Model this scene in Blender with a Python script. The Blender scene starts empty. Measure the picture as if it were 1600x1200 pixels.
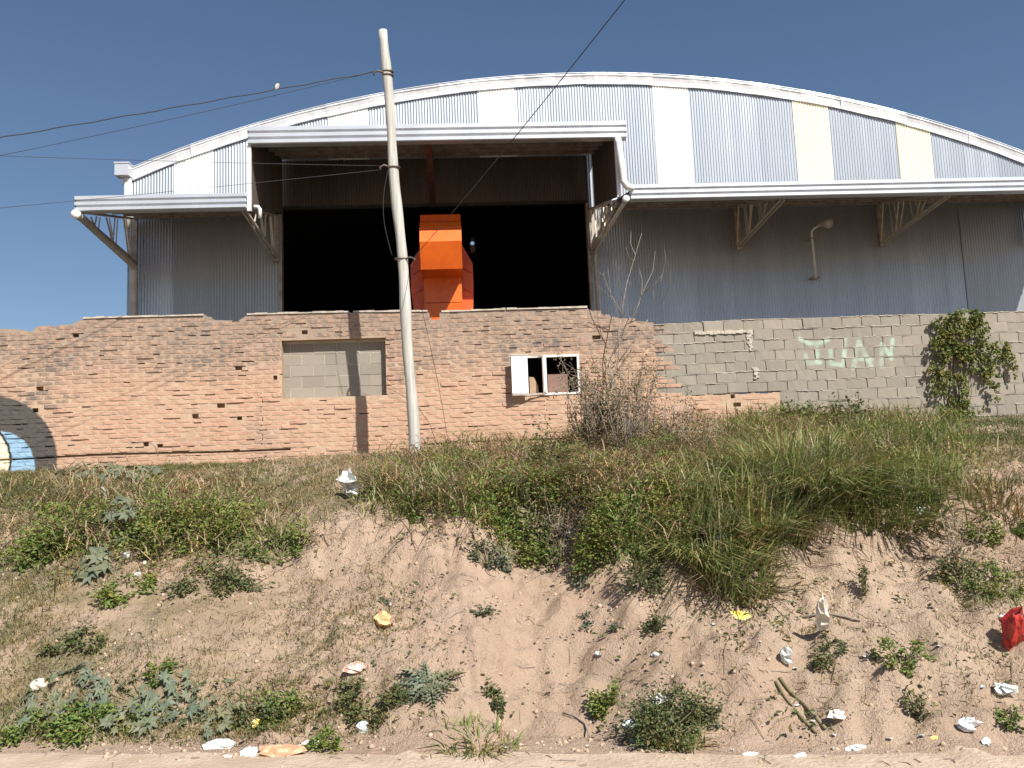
import bpy, numpy as np, random
from math import sin, cos, tan, atan2, radians, pi, sqrt, floor
from mathutils import Matrix, Vector
S = bpy.context.scene
COL = S.collection
rng = np.random.default_rng(7)
random.seed(7)

# ------------------------------------------------------------------ camera, world, sun, exposure
F = 1385.0
PSI, TH, RO = radians(3.3), radians(7.0), radians(2.3)
D_ = np.array([sin(PSI)*cos(TH), cos(PSI)*cos(TH), sin(TH)])
R0 = np.array([cos(PSI), -sin(PSI), 0.0]); U0 = np.cross(R0, D_)
R_ = R0*cos(RO) - U0*sin(RO); U_ = U0*cos(RO) + R0*sin(RO)
EYE = np.array([0.0, 0.0, 1.6])
cam = bpy.data.cameras.new('camera'); co = bpy.data.objects.new('camera', cam); COL.objects.link(co)
m3 = np.stack([R_, U_, -D_], axis=1)
co.matrix_world = Matrix([[*m3[0], EYE[0]], [*m3[1], EYE[1]], [*m3[2], EYE[2]], [0, 0, 0, 1]])
cam.sensor_width = 36; cam.lens = 36*F/1600; cam.clip_start = 0.05; cam.clip_end = 3000
S.camera = co

SUN = Vector((0.60, -1.0, 1.15)).normalized()
w = bpy.data.worlds.new('World'); S.world = w; w.use_nodes = True
nt = w.node_tree; nt.nodes.clear()
sky = nt.nodes.new('ShaderNodeTexSky'); sky.sky_type = 'NISHITA'; sky.sun_disc = False
sky.sun_elevation = float(np.arcsin(SUN.z)); sky.sun_rotation = atan2(SUN.x, SUN.y)
sky.air_density = 1.0; sky.dust_density = .6; sky.ozone_density = 3.4
bg = nt.nodes.new('ShaderNodeBackground'); bg.inputs[1].default_value = 0.063
wo = nt.nodes.new('ShaderNodeOutputWorld')
nt.links.new(sky.outputs[0], bg.inputs[0]); nt.links.new(bg.outputs[0], wo.inputs[0])
sl = bpy.data.lights.new('sun', 'SUN'); sl.energy = 5.0; sl.angle = radians(0.5); sl.color = (1.0, 0.95, 0.87)
so = bpy.data.objects.new('sun', sl); COL.objects.link(so)
so.rotation_euler = SUN.to_track_quat('Z', 'Y').to_euler(); so.location = (10, -10, 20)
S.view_settings.view_transform = 'Standard'; S.view_settings.look = 'None'
S.view_settings.exposure = 0.6; S.view_settings.gamma = 1.0; S.view_settings.use_curve_mapping = False

# ------------------------------------------------------------------ pixel rays (1600x1200 photo) onto real surfaces
def ray(x, y): return D_*F + R_*(x-800) + U_*(600-y)
def P(x, y, Y):
    v = ray(x, y); return EYE + v*(Y/v[1])
def proj(p):
    q = p-EYE; a = q@D_
    return 800+F*(q@R_)/a, 600-F*(q@U_)/a

# ------------------------------------------------------------------ numpy noise + terrain height
_T = rng.random((256, 256))
def vn(x, y, s, o=0):
    x = np.asarray(x, float)/s + 31.7*o + 1000; y = np.asarray(y, float)/s + 17.3*o + 1000
    xi = np.floor(x).astype(int); yi = np.floor(y).astype(int); fx = x-xi; fy = y-yi
    fx = fx*fx*(3-2*fx); fy = fy*fy*(3-2*fy)
    g = lambda a, b: _T[a % 256, b % 256]
    return (g(xi, yi)*(1-fx)+g(xi+1, yi)*fx)*(1-fy)+(g(xi, yi+1)*(1-fx)+g(xi+1, yi+1)*fx)*fy*1.0 - 0.5
def sst(a, b, x):
    t = np.clip((x-a)/(b-a), 0, 1); return t*t*(3-2*t)
WY = 13.5
def yfoot(X): return np.clip(5.84-0.2*X, 4.3, 7.6)
def zbase(X): return 2.15+.11*sst(-3.2, -1.0, X)+0.2*sst(1.8, 4.8, X)
PC = ([-9, 0, .03, .12, .255, .275, .33, .38, .55, 1.0], [0, 0, .1, .46, .98, 1.06, 1.40, 1.50, 1.76, 1.0])
PL = ([-9, 0, .03, .15, .30, .50, .70, .85, 1.0], [0, 0, .08, .52, 1.08, 1.60, 1.88, 2.04, 1.0])
def H(X, Y):
    X = np.asarray(X, float); Y = np.asarray(Y, float)
    yf = yfoot(X)+0.16*vn(X, 0*X, 0.9, 3)
    s = (Y-yf)/(WY-.25-yf)
    sc = s + 0.035*vn(X, 0*X, .7, 1)+0.035*vn(X, Y, .22, 2)+.02*vn(X, Y, .09, 22) - .065*np.exp(-((X-.70)/.50)**4)
    zb = zbase(X)
    c = np.interp(sc, PC[0], PC[1][:-1]+[2.26]); l = np.interp(s, PL[0], PL[1][:-1]+[2.26])
    k = sst(-2.3, -1.0, X)
    z = l*(1-k)+c*k
    z = z + (zb-2.26)*sst(.3, 1, s)
    # deep undercut hollow in the scarp beneath the weeds
    z = z - .30*np.exp(-(((X-.72)/.36)**2+((Y-8.25)/.28)**2)**1.5)
    # worn track that climbs past the pole
    z = z - .10*np.exp(-((X+1.55+.25*(Y-8))/.28)**2)*sst(6.8, 8, Y)*(1-sst(12.0, 13, Y))
    a = sst(0.0, .06, s)*(1-sst(.97, 1.02, s))
    steep = sst(.03, .1, s)*(1-sst(.36, .5, s))
    z = z + a*(.15*vn(X, Y, 1.3, 4)+.045*vn(X, Y, .47, 5)+.05*vn(X, Y, .21, 15)) + (.012+.034*a)*vn(X, Y, .105, 6) + .022*(a+.3)*vn(X, Y, .05, 7)
    gl = vn(X+.25*(Y-7), 0*Y+.0, .27, 8)+.6*vn(X+.2*(Y-7), Y*.25, .12, 9)
    z = z - steep*sst(.6, 1.6, X)*.10*np.abs(gl)
    return np.where(s < 2.0, z, zb)
def G(x, y):
    v = ray(x, y); Ys = np.linspace(4.3, 13.4, 900); p = EYE[None]+v[None]*(Ys/v[1])[:, None]
    below = np.nonzero(p[:, 2] < H(p[:, 0], p[:, 1]))[0]
    i = below[0] if len(below) else 899
    q = p[i].copy(); q[2] = float(H(q[0], q[1])); return q

# ------------------------------------------------------------------ mesh builder
class MB:
    def __init__(s): s.V = []; s.Q = []; s.T = []; s.n = 0
    def add(s, V, Q=None, T=None):
        V = np.asarray(V, float).reshape(-1, 3)
        if Q is not None and len(Q): s.Q.append(np.asarray(Q, int).reshape(-1, 4)+s.n)
        if T is not None and len(T): s.T.append(np.asarray(T, int).reshape(-1, 3)+s.n)
        s.V.append(V); s.n += len(V); return s
    def box(s, a, b):
        x0, y0, z0 = a; x1, y1, z1 = b
        V = [(x0, y0, z0), (x1, y0, z0), (x1, y1, z0), (x0, y1, z0), (x0, y0, z1), (x1, y0, z1), (x1, y1, z1), (x0, y1, z1)]
        return s.add(V, [(0, 3, 2, 1), (4, 5, 6, 7), (0, 1, 5, 4), (1, 2, 6, 5), (2, 3, 7, 6), (3, 0, 4, 7)])
    def bar(s, a, b, wd, ht, up=(0, 0, 1)):
        a = np.array(a, float); b = np.array(b, float); d = b-a; d /= np.linalg.norm(d); up = np.array(up, float)
        sd = np.cross(d, up); sd /= np.linalg.norm(sd); up = np.cross(sd, d)
        V = [q+sd*i*wd/2+up*j*ht/2 for q in (a, b) for i, j in ((-1, -1), (1, -1), (1, 1), (-1, 1))]
        return s.add(V, [(3, 2, 1, 0), (4, 5, 6, 7), (0, 1, 5, 4), (1, 2, 6, 5), (2, 3, 7, 6), (3, 0, 4, 7)])
    def tube(s, pts, rad, n=8, cap=True):
        pts = np.asarray(pts, float); m = len(pts); rad = np.broadcast_to(rad, (m,))
        tg = np.gradient(pts, axis=0); tg /= np.linalg.norm(tg, axis=1)[:, None]
        ref = np.array([0, 0, 1.]) if abs(tg[0, 2]) < .9 else np.array([1., 0, 0])
        a = np.zeros_like(tg); q = np.cross(tg[0], ref)
        for k in range(m):
            q = q-tg[k]*(q@tg[k]); q = q/np.linalg.norm(q); a[k] = q
        b = np.cross(tg, a)
        an = np.arange(n)*2*pi/n
        V = pts[:, None]+rad[:, None, None]*(a[:, None]*np.cos(an)[None, :, None]+b[:, None]*np.sin(an)[None, :, None])
        i = np.arange(m-1)[:, None]*n; j = np.arange(n)[None]; k = (j+1) % n
        Q = np.stack([i+j, i+k, i+n+k, i+n+j], -1).reshape(-1, 4)
        T = []
        V = V.reshape(-1, 3)
        if cap and n > 3:
            V = np.vstack([V, pts[0], pts[-1]]); c0 = m*n
            T = [(c0, (q+1) % n, q) for q in range(n)]+[(c0+1, (m-1)*n+q, (m-1)*n+(q+1) % n) for q in range(n)]
        return s.add(V, Q, T)
    def extrude(s, prof, x0, x1, close=True):   # profile of (Y,Z) swept along X, with end caps
        n = len(prof); V = [(x0, y, z) for y, z in prof]+[(x1, y, z) for y, z in prof]
        Q = [(i, i+n, (i+1) % n+n, (i+1) % n) for i in range(n if close else n-1)]
        s.add(V, Q)
        if close:
            c = np.mean(np.array(prof), axis=0)
            for xx, fl in ((x0, 0), (x1, 1)):
                W = [(xx, *c)]+[(xx, y, z) for y, z in prof]
                s.add(W, None, [((0, 1+i, 1+(i+1) % n) if not fl else (0, 1+(i+1) % n, 1+i)) for i in range(n)])
        return s
    def mesh(s, name, mat, smooth=False):
        me = bpy.data.meshes.new(name)
        V = np.vstack(s.V); Q = np.vstack(s.Q) if s.Q else np.zeros((0, 4), int); T = np.vstack(s.T) if s.T else np.zeros((0, 3), int)
        me.vertices.add(len(V)); me.vertices.foreach_set('co', V.ravel())
        nl = 4*len(Q)+3*len(T); me.loops.add(nl); me.loops.foreach_set('vertex_index', np.concatenate([Q.ravel(), T.ravel()]).astype(np.int32))
        st = np.concatenate([np.arange(len(Q))*4, 4*len(Q)+np.arange(len(T))*3]).astype(np.int32)
        me.polygons.add(len(st)); me.polygons.foreach_set('loop_start', st)
        me.polygons.foreach_set('use_smooth', np.full(len(st), smooth))
        me.update(calc_edges=True); me.validate()
        if mat: me.materials.append(mat)
        return me
def link(name, me, parent=None, loc=None, local=False, label=None):
    o = bpy.data.objects.new(name, me); COL.objects.link(o)
    if parent is not None:
        o.parent = parent
        if not local: o.matrix_parent_inverse = Matrix.Translation(parent.location).inverted()
    if loc is not None: o.location = loc
    if label: o['label'] = label
    return o
def part(name, mb, mat, parent, smooth=False, local=False, label=None, kind=None):
    o = link(name, mb.mesh(name, mat, smooth), parent, local=local, label=label)
    if kind: o['kind'] = kind
    return o
def tag(o, label, cat, group=None):
    o['label'] = label; o['category'] = cat
    if group: o['group'] = group
    return o
def thing(name, loc, label, cat, group=None):
    o = bpy.data.objects.new(name, None); COL.objects.link(o); o.location = loc; o.empty_display_size = .1
    return tag(o, label, cat, group)

# ------------------------------------------------------------------ materials
def new_mat(name):
    m = bpy.data.materials.new(name); m.use_nodes = True; t = m.node_tree
    return m, t, t.nodes['Principled BSDF']
def N(t, typ, **kw):
    n = t.nodes.new(typ)
    for k, v in kw.items():
        if k[0] == 'i' and k[1:].isdigit():
            if isinstance(v, bpy.types.NodeSocket): t.links.new(v, n.inputs[int(k[1:])])
            else: n.inputs[int(k[1:])].default_value = v
        else: setattr(n, k, v)
    return n
def math(t, op, a, b=0.0, c=0.0, clamp=False):
    return N(t, 'ShaderNodeMath', operation=op, use_clamp=clamp, i0=a, i1=b, i2=c).outputs[0]
def mixc(t, f, a, b, mode='MIX'):
    n = t.nodes.new('ShaderNodeMix'); n.data_type = 'RGBA'; n.blend_type = mode
    for s_, v in ((n.inputs[0], f), (n.inputs[6], a), (n.inputs[7], b)):
        if isinstance(v, bpy.types.NodeSocket): t.links.new(v, s_)
        else: s_.default_value = v if not isinstance(v, tuple) or len(v) == 4 else (*v, 1)
    return n.outputs[2]
def noise(t, vec, scale, detail=4, rough=.55):
    n = t.nodes.new('ShaderNodeTexNoise'); n.inputs['Scale'].default_value = scale
    n.inputs['Detail'].default_value = detail; n.inputs['Roughness'].default_value = rough
    if vec is not None: t.links.new(vec, n.inputs['Vector'])
    return n.outputs[0]
def rampf(t, v, a, b):   # smooth 0..1 between a and b
    n = N(t, 'ShaderNodeMapRange', interpolation_type='SMOOTHSTEP'); t.links.new(v, n.inputs[0])
    n.inputs[1].default_value = a; n.inputs[2].default_value = b; return n.outputs[0]
def bump(t, bs, h, strength=.5, dist=.01):
    b = t.nodes.new('ShaderNodeBump'); b.inputs['Strength'].default_value = strength; b.inputs['Distance'].default_value = dist
    t.links.new(h, b.inputs['Height']); t.links.new(b.outputs[0], bs.inputs['Normal'])
def geo(t): return t.nodes.new('ShaderNodeNewGeometry')
def simple(name, c1, c2=None, rough=.7, metal=0., scale=8., bs=0., bd=.005, bscale=60, vec=None, spec=None, lo=.35, hi=.65):
    m, t, b = new_mat(name); g = geo(t).outputs['Position']
    b.inputs['Roughness'].default_value = rough; b.inputs['Metallic'].default_value = metal
    if spec is not None: b.inputs['Specular IOR Level'].default_value = spec
    if c2: t.links.new(mixc(t, rampf(t, noise(t, g, scale), lo, hi), (*c1, 1), (*c2, 1)), b.inputs['Base Color'])
    else: b.inputs['Base Color'].default_value = (*c1, 1)
    if bs: bump(t, b, noise(t, g, bscale), bs, bd)
    return m
def stretched(t, vec, sx, sy, sz):
    n = t.nodes.new('ShaderNodeMapping'); n.inputs['Scale'].default_value = (sx, sy, sz); t.links.new(vec, n.inputs['Vector']); return n.outputs[0]

def metal_mat(name, c=(.60, .63, .66), c2=(.45, .49, .53), rough=.38, metal=.75):
    m, t, b = new_mat(name); g = geo(t).outputs['Position']
    n1 = noise(t, stretched(t, g, 1.1, 1.1, .12), 2.2, 4); n2 = noise(t, g, 14, 5, .65)
    oi = t.nodes.new('ShaderNodeObjectInfo').outputs['Random']
    f = math(t, 'ADD', math(t, 'MULTIPLY', rampf(t, n1, .35, .68), .55), math(t, 'MULTIPLY', rampf(t, n2, .3, .7), .35))
    col = mixc(t, f, (*c, 1), (*c2, 1))
    col = mixc(t, math(t, 'MULTIPLY', oi, .5), col, (*[x*.78 for x in c2], 1))
    # faint run-off dirt streaks
    st = rampf(t, noise(t, stretched(t, g, 9, 9, .25), 1.5, 5, .7), .58, .8)
    col = mixc(t, math(t, 'MULTIPLY', st, .35), col, (.30, .27, .23, 1))
    t.links.new(col, b.inputs['Base Color']); b.inputs['Metallic'].default_value = metal
    t.links.new(math(t, 'ADD', math(t, 'MULTIPLY', n2, .25), rough-.1), b.inputs['Roughness'])
    return m
M_SHEET = metal_mat('galvanised_sheet', (.50, .53, .57), (.37, .41, .46), rough=.42, metal=.6)
M_LOWER = metal_mat('galvanised_lower_sheet', (.56, .57, .60), (.40, .41, .44), rough=.34, metal=.7)
M_DOOR = metal_mat('matt_door_sheet', (.42, .43, .45), (.34, .35, .37), rough=.42, metal=.6)
M_GUT = metal_mat('bright_gutter_metal', (.80, .81, .83), (.62, .64, .67), rough=.30, metal=.5)
M_FLASH = metal_mat('flashing_metal', (.82, .84, .86), (.70, .73, .77), rough=.36, metal=.3)
M_SOFF_SHADE = metal_mat('shade_darkened_sheet', (.15, .12, .10), (.09, .075, .065), rough=.5, metal=.4)  # galvanised sheet of canopies and porch, with their shade put into the colour
M_INT = simple('darkened_interior', (.035, .032, .03), (.02, .02, .02), .9)  # near-black, so the colour itself carries the doorway's darkness
def translucent(name, c):
    m, t, b = new_mat(name); g = geo(t).outputs['Position']
    col = mixc(t, rampf(t, noise(t, stretched(t, g, 1.5, 1.5, .3), 2, 4), .3, .75), (*c, 1), (*[x*.9 for x in c], 1))
    t.links.new(col, b.inputs['Base Color']); b.inputs['Roughness'].default_value = .35
    return m
M_TW = translucent('white_fibreglass', (.86, .87, .85)); M_TY = translucent('yellowed_fibreglass', (.84, .80, .60))
M_PIPE = simple('white_pipe_paint', (.80, .80, .78), (.66, .65, .62), .4, 0, 3)
M_DRAIN = simple('dusty_drain_pipe', (.52, .49, .45), (.44, .40, .36), .5, .2, 3)
M_STEEL = simple('dusty_painted_steel', (.40, .36, .32), (.30, .22, .17), .5, .3, 5)
M_STRUT = simple('pale_dusty_tube', (.62, .57, .50), (.48, .42, .35), .45, .2, 6)
M_RED = simple('red_oxide_steel', (.15, .06, .045), (.09, .04, .03), .6, .2, 5)
def orange(name, c, c2):
    m, t, b = new_mat(name); g = geo(t).outputs['Position']
    col = mixc(t, rampf(t, noise(t, g, 2.5, 6, .65), .35, .75), (*c, 1), (*c2, 1))
    col = mixc(t, math(t, 'MULTIPLY', rampf(t, noise(t, stretched(t, g, 12, 12, 1.2), 1.3, 5, .7), .6, .8), .5), col, (.20, .09, .04, 1))
    t.links.new(col, b.inputs['Base Color']); b.inputs['Roughness'].default_value = .42; return m
M_OR = orange('orange_paint', (.80, .14, .010), (.64, .10, .010)); M_ORD = orange('red_orange_paint', (.76, .11, .012), (.60, .08, .012))
M_BLACK = simple('black_rubber', (.02, .02, .022), None, .5)
M_GLASS = simple('lamp_glass', (.8, .82, .85), None, .08, .9)

def wall_coords(t, root):
    n = t.nodes.new('ShaderNodeTexCoord'); n.object = root; return n.outputs['Object']
ROOT_BW = thing('brick_wall', (0, WY, 2.2), 'weathered red brick wall with ragged top edge, blocked recess and broken window', 'wall')
ROOT_KW = thing('block_wall', (7.5, WY, 2.3), 'grey concrete block wall with faded mint graffiti on weedy bank', 'wall')

def disc(t, v, cx, cz, r, soft=.02):
    s = t.nodes.new('ShaderNodeSeparateXYZ'); t.links.new(v, s.inputs[0])
    dx = math(t, 'SUBTRACT', s.outputs[0], cx); dz = math(t, 'SUBTRACT', s.outputs[2], cz)
    d = math(t, 'SQRT', math(t, 'ADD', math(t, 'MULTIPLY', dx, dx), math(t, 'MULTIPLY', dz, dz)))
    d = math(t, 'ADD', d, math(t, 'MULTIPLY', math(t, 'SUBTRACT', noise(t, v, 14, 3), .5), .05))
    return math(t, 'SUBTRACT', 1.0, rampf(t, d, r-soft, r+soft))
def mural(t, v, col):
    z0 = 2.2
    worn = rampf(t, noise(t, v, 30, 4, .7), .30, .42)
    k = disc(t, v, -7.03, 2.33-z0, 1.02); col = mixc(t, math(t, 'MULTIPLY', k, math(t, 'ADD', math(t, 'MULTIPLY', worn, .3), .68)), col, (.075, .07, .065, 1))
    k = disc(t, v, -6.88, 2.26-z0, .55, .012); col = mixc(t, math(t, 'MULTIPLY', k, math(t, 'ADD', math(t, 'MULTIPLY', worn, .25), .72)), col, (.27, .43, .58, 1))
    k = disc(t, v, -7.30, 2.36-z0, .64, .012); col = mixc(t, k, col, (.04, .04, .04, 1))
    k = disc(t, v, -7.30, 2.36-z0, .60, .012); return mixc(t, k, col, (.74, .69, .50, 1))
def brick_mat():
    m, t, b = new_mat('old_brick'); v = wall_coords(t, ROOT_BW)
    s = t.nodes.new('ShaderNodeSeparateXYZ'); t.links.new(v, s.inputs[0])
    cz = math(t, 'FLOOR', math(t, 'DIVIDE', s.outputs[2], .07))
    cx = math(t, 'FLOOR', math(t, 'ADD', math(t, 'DIVIDE', s.outputs[0], .268), math(t, 'MULTIPLY', cz, .5)))
    c = t.nodes.new('ShaderNodeCombineXYZ'); t.links.new(cx, c.inputs[0]); t.links.new(cz, c.inputs[2])
    wn = N(t, 'ShaderNodeTexWhiteNoise', noise_dimensions='3D'); t.links.new(c.outputs[0], wn.inputs['Vector'])
    rnd = wn.outputs['Value']; n1 = noise(t, v, 1.3, 5, .6); n2 = noise(t, v, 22, 6, .7); n3 = noise(t, stretched(t, v, .8, 1, 1.4), 1.1, 6, .62)
    col = mixc(t, rnd, (.43, .25, .17, 1), (.47, .295, .21, 1))
    col = mixc(t, math(t, 'MULTIPLY', rampf(t, rnd, .86, 1.0), .5), col, (.30, .19, .14, 1))
    col = mixc(t, math(t, 'MULTIPLY', rampf(t, n1, .4, .62), .55), col, (.47, .32, .22, 1))
    # lime smear from the pointing
    col = mixc(t, math(t, 'MULTIPLY', rampf(t, n2, .45, .7), .45), col, (.52, .40, .29, 1))
    # grey-black algae and soot, stronger along the wet top courses
    zt = rampf(t, math(t, 'ADD', s.outputs[2], math(t, 'MULTIPLY', math(t, 'SUBTRACT', n3, .5), 2.4)), .85, 1.8)
    gr = math(t, 'MULTIPLY', math(t, 'ADD', math(t, 'MULTIPLY', zt, .85), math(t, 'MULTIPLY', rampf(t, n3, .54, .68), .5)), rampf(t, noise(t, v, 9, 6, .75), .30, .62), clamp=True)
    col = mixc(t, gr, col, (.17, .143, .123, 1))
    # chipped dark pits on single bricks
    col = mixc(t, math(t, 'MULTIPLY', rampf(t, noise(t, stretched(t, v, 5, 5, 13), 1.0, 6, .75), .60, .70), .75), col, (.12, .085, .065, 1))
    col = mural(t, v, col)
    t.links.new(col, b.inputs['Base Color']); b.inputs['Roughness'].default_value = .92; b.inputs['Specular IOR Level'].default_value = .2
    bump(t, b, noise(t, v, 55, 6, .7), .5, .004); return m
def mortar_mat():
    m, t, b = new_mat('lime_mortar'); v = wall_coords(t, ROOT_BW)
    s = t.nodes.new('ShaderNodeSeparateXYZ'); t.links.new(v, s.inputs[0])
    n3 = noise(t, stretched(t, v, .8, 1, 1.4), 1.1, 6, .62)
    col = mixc(t, rampf(t, noise(t, v, 6, 6, .7), .35, .65), (.50, .37, .265, 1), (.43, .29, .20, 1))
    zt = rampf(t, math(t, 'ADD', s.outputs[2], math(t, 'MULTIPLY', math(t, 'SUBTRACT', n3, .5), 1.6)), 1.2, 2.2)
    col = mixc(t, math(t, 'MULTIPLY', zt, .7), col, (.23, .19, .16, 1)); col = mural(t, v, col)
    t.links.new(col, b.inputs['Base Color']); b.inputs['Roughness'].default_value = .95; b.inputs['Specular IOR Level'].default_value = .2
    bump(t, b, noise(t, v, 40, 6, .7), .9, .01); return m
M_BRICK = brick_mat(); M_MORT = mortar_mat()
M_CAP = simple('cement_capping', (.50, .45, .38), (.38, .33, .28), .95, 0, 10, .8, .01, 40, spec=.2)

# graffiti strokes on the block wall, world X and Z on the wall plane
def zp(a, b): q = P(1200+a/6.667, 500+b/6.667, WY); return (q[0]-7.5, q[2]-2.3)
STROKES = [[(335, 195), (430, 242), (540, 242), (635, 198)], [(512, 245), (512, 430)], [(392, 372), (405, 450), (545, 440)],
           [(648, 320), (650, 450), (790, 470), (802, 205)], [(885, 500), (945, 225), (1075, 480)], [(905, 400), (1080, 412)],
           [(1178, 480), (1190, 250), (1290, 400), (1296, 205)]]
def block_mat(root, graf, name):
    m, t, b = new_mat(name); v = wall_coords(t, root)
    s = t.nodes.new('ShaderNodeSeparateXYZ'); t.links.new(v, s.inputs[0])
    oi = t.nodes.new('ShaderNodeObjectInfo').outputs['Random']
    n1 = noise(t, v, .9, 5, .6); n2 = noise(t, v, 7, 6, .7)
    col = mixc(t, oi, (.255, .225, .185, 1), (.305, .270, .222, 1))
    col = mixc(t, math(t, 'MULTIPLY', rampf(t, n1, .38, .66), .5), col, (.22, .21, .18, 1))
    col = mixc(t, math(t, 'MULTIPLY', rampf(t, n2, .5, .75), .4), col, (.36, .32, .265, 1))
    if graf:
        dmin = None
        for st in STROKES:
            pts = [zp(*q) for q in st]
            for (ax, az), (bx, bz) in zip(pts[:-1], pts[1:]):
                L2 = (bx-ax)**2+(bz-az)**2
                px = math(t, 'SUBTRACT', s.outputs[0], ax); pz = math(t, 'SUBTRACT', s.outputs[2], az)
                h = math(t, 'ADD', math(t, 'MULTIPLY', px, (bx-ax)/L2), math(t, 'MULTIPLY', pz, (bz-az)/L2), clamp=True)
                ex = math(t, 'SUBTRACT', px, math(t, 'MULTIPLY', h, bx-ax)); ez = math(t, 'SUBTRACT', pz, math(t, 'MULTIPLY', h, bz-az))
                d = math(t, 'SQRT', math(t, 'ADD', math(t, 'MULTIPLY', ex, ex), math(t, 'MULTIPLY', ez, ez)))
                dmin = d if dmin is None else math(t, 'MINIMUM', dmin, d)
        k = math(t, 'SUBTRACT', 1.0, rampf(t, dmin, .012, .055))
        k = math(t, 'MULTIPLY', k, math(t, 'ADD', .22, math(t, 'MULTIPLY', rampf(t, noise(t, v, 5, 4, .6), .35, .65), .36)))
        col = mixc(t, k, col, (.47, .66, .54, 1))
    t.links.new(col, b.inputs['Base Color']); b.inputs['Roughness'].default_value = .93; b.inputs['Specular IOR Level'].default_value = .2
    bump(t, b, noise(t, v, 70, 5, .7), .6, .005); return m
M_BLOCK = block_mat(ROOT_KW, True, 'concrete_block'); M_INFILL = block_mat(ROOT_BW, False, 'infill_block')
M_BMORT = simple('grey_mortar', (.30, .27, .23), (.22, .20, .17), .95, 0, 9, .8, .01, 50, spec=.2)
M_BED = simple('pale_bed_mortar', (.50, .45, .38), (.40, .36, .30), .95, 0, 9, .8, .008, 50, spec=.2)

def ground_mat():
    m, t, b = new_mat('dry_earth'); v = geo(t).outputs['Position']
    n0 = noise(t, v, .5, 5, .6); n1 = noise(t, v, 2.1, 6, .62); n2 = noise(t, v, 13, 7, .7); n3 = noise(t, v, 60, 5, .7)
    col = mixc(t, rampf(t, n1, .36, .64), (.55, .40, .295, 1), (.475, .34, .245, 1))
    col = mixc(t, math(t, 'MULTIPLY', rampf(t, n0, .45, .62), .5), col, (.56, .435, .32, 1))
    col = mixc(t, math(t, 'MULTIPLY', rampf(t, n2, .55, .75), .5), col, (.30, .215, .15, 1))
    col = mixc(t, math(t, 'MULTIPLY', rampf(t, noise(t, v, 1.1, 7, .7), .5, .68), .35), col, (.33, .255, .17, 1))
    col = mixc(t, math(t, 'MULTIPLY', rampf(t, n3, .6, .75), .5), col, (.50, .38, .27, 1))
    # litter-stained turf soil, left part of the bank and the shelf above the scarp
    s = t.nodes.new('ShaderNodeSeparateXYZ'); t.links.new(v, s.inputs[0])
    left = math(t, 'SUBTRACT', 1.0, rampf(t, s.outputs[0], -3.2, -.6)); top = rampf(t, s.outputs[1], 8.4, 9.2)
    k = math(t, 'MAXIMUM', math(t, 'MULTIPLY', left, .8), math(t, 'MULTIPLY', top, .8))
    k = math(t, 'MULTIPLY', k, rampf(t, noise(t, v, 1.6, 6, .68), .36, .60))
    k = math(t, 'MULTIPLY', k, rampf(t, s.outputs[2], .03, .25))
    col = mixc(t, k, col, (.215, .185, .095, 1))
    # unseen yard soil behind the walls, darkened to cut bounce light under the canopies
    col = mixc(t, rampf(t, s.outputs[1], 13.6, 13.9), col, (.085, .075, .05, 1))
    t.links.new(col, b.inputs['Base Color']); b.inputs['Roughness'].default_value = .95; b.inputs['Specular IOR Level'].default_value = .15
    hh = math(t, 'ADD', n2, math(t, 'MULTIPLY', n3, .6)); bump(t, b, hh, 1.0, .05); return m
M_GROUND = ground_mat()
M_ROAD = simple('dusty_road', (.50, .40, .30), (.42, .32, .235), .95, 0, 3, .8, .02, 30, spec=.15)
def leaf_mat(name, cols, trans=.25, rough=.55, spec=.35):
    m, t, b = new_mat(name); g = geo(t)
    r = g.outputs['Random Per Island']; rp = t.nodes.new('ShaderNodeValToRGB'); t.links.new(r, rp.inputs[0])
    e = rp.color_ramp.elements
    while len(e) < len(cols): e.new(.5)
    for i, c in enumerate(cols): e[i].position = i/(len(cols)-1); e[i].color = (*c, 1)
    n = noise(t, g.outputs['Position'], 3.0, 3)
    col = mixc(t, rampf(t, n, .35, .68), rp.outputs[0], mixc(t, 1.0, rp.outputs[0], (1.25, 1.05, .85, 1), 'MULTIPLY'))
    t.links.new(col, b.inputs['Base Color']); b.inputs['Roughness'].default_value = rough; b.inputs['Specular IOR Level'].default_value = spec
    tr = t.nodes.new('ShaderNodeBsdfTranslucent'); t.links.new(col, tr.inputs[0])
    mx = t.nodes.new('ShaderNodeMixShader'); mx.inputs[0].default_value = trans
    t.links.new(b.outputs[0], mx.inputs[1]); t.links.new(tr.outputs[0], mx.inputs[2])
    t.links.new(mx.outputs[0], t.nodes['Material Output'].inputs[0]); return m
G_GRASS = leaf_mat('long_grass_blades', [(.11, .17, .04), (.17, .23, .065), (.24, .28, .10), (.38, .35, .21)])
G_TURF = leaf_mat('short_grass_blades', [(.14, .15, .06), (.18, .18, .08), (.26, .22, .12), (.32, .26, .16)])
G_GREENTURF = leaf_mat('green_turf_blades', [(.09, .12, .04), (.12, .15, .05), (.17, .17, .08)])
G_LEAF = leaf_mat('weed_leaves', [(.08, .14, .025), (.12, .19, .04), (.15, .22, .05), (.17, .23, .06), (.25, .23, .09)])
G_DARK = leaf_mat('dark_weed_leaves', [(.06, .085, .035), (.085, .12, .045), (.12, .15, .06), (.20, .17, .09)])
G_GREY = leaf_mat('grey_green_leaves', [(.10, .13, .09), (.13, .16, .11), (.16, .18, .12)], .15)
G_DRY = leaf_mat('dry_straw', [(.30, .23, .14), (.38, .30, .19), (.24, .18, .11)], .2)
G_BROWN = leaf_mat('withered_leaves', [(.22, .16, .11), (.28, .21, .14), (.17, .14, .08), (.14, .15, .06)], .15)
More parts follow.
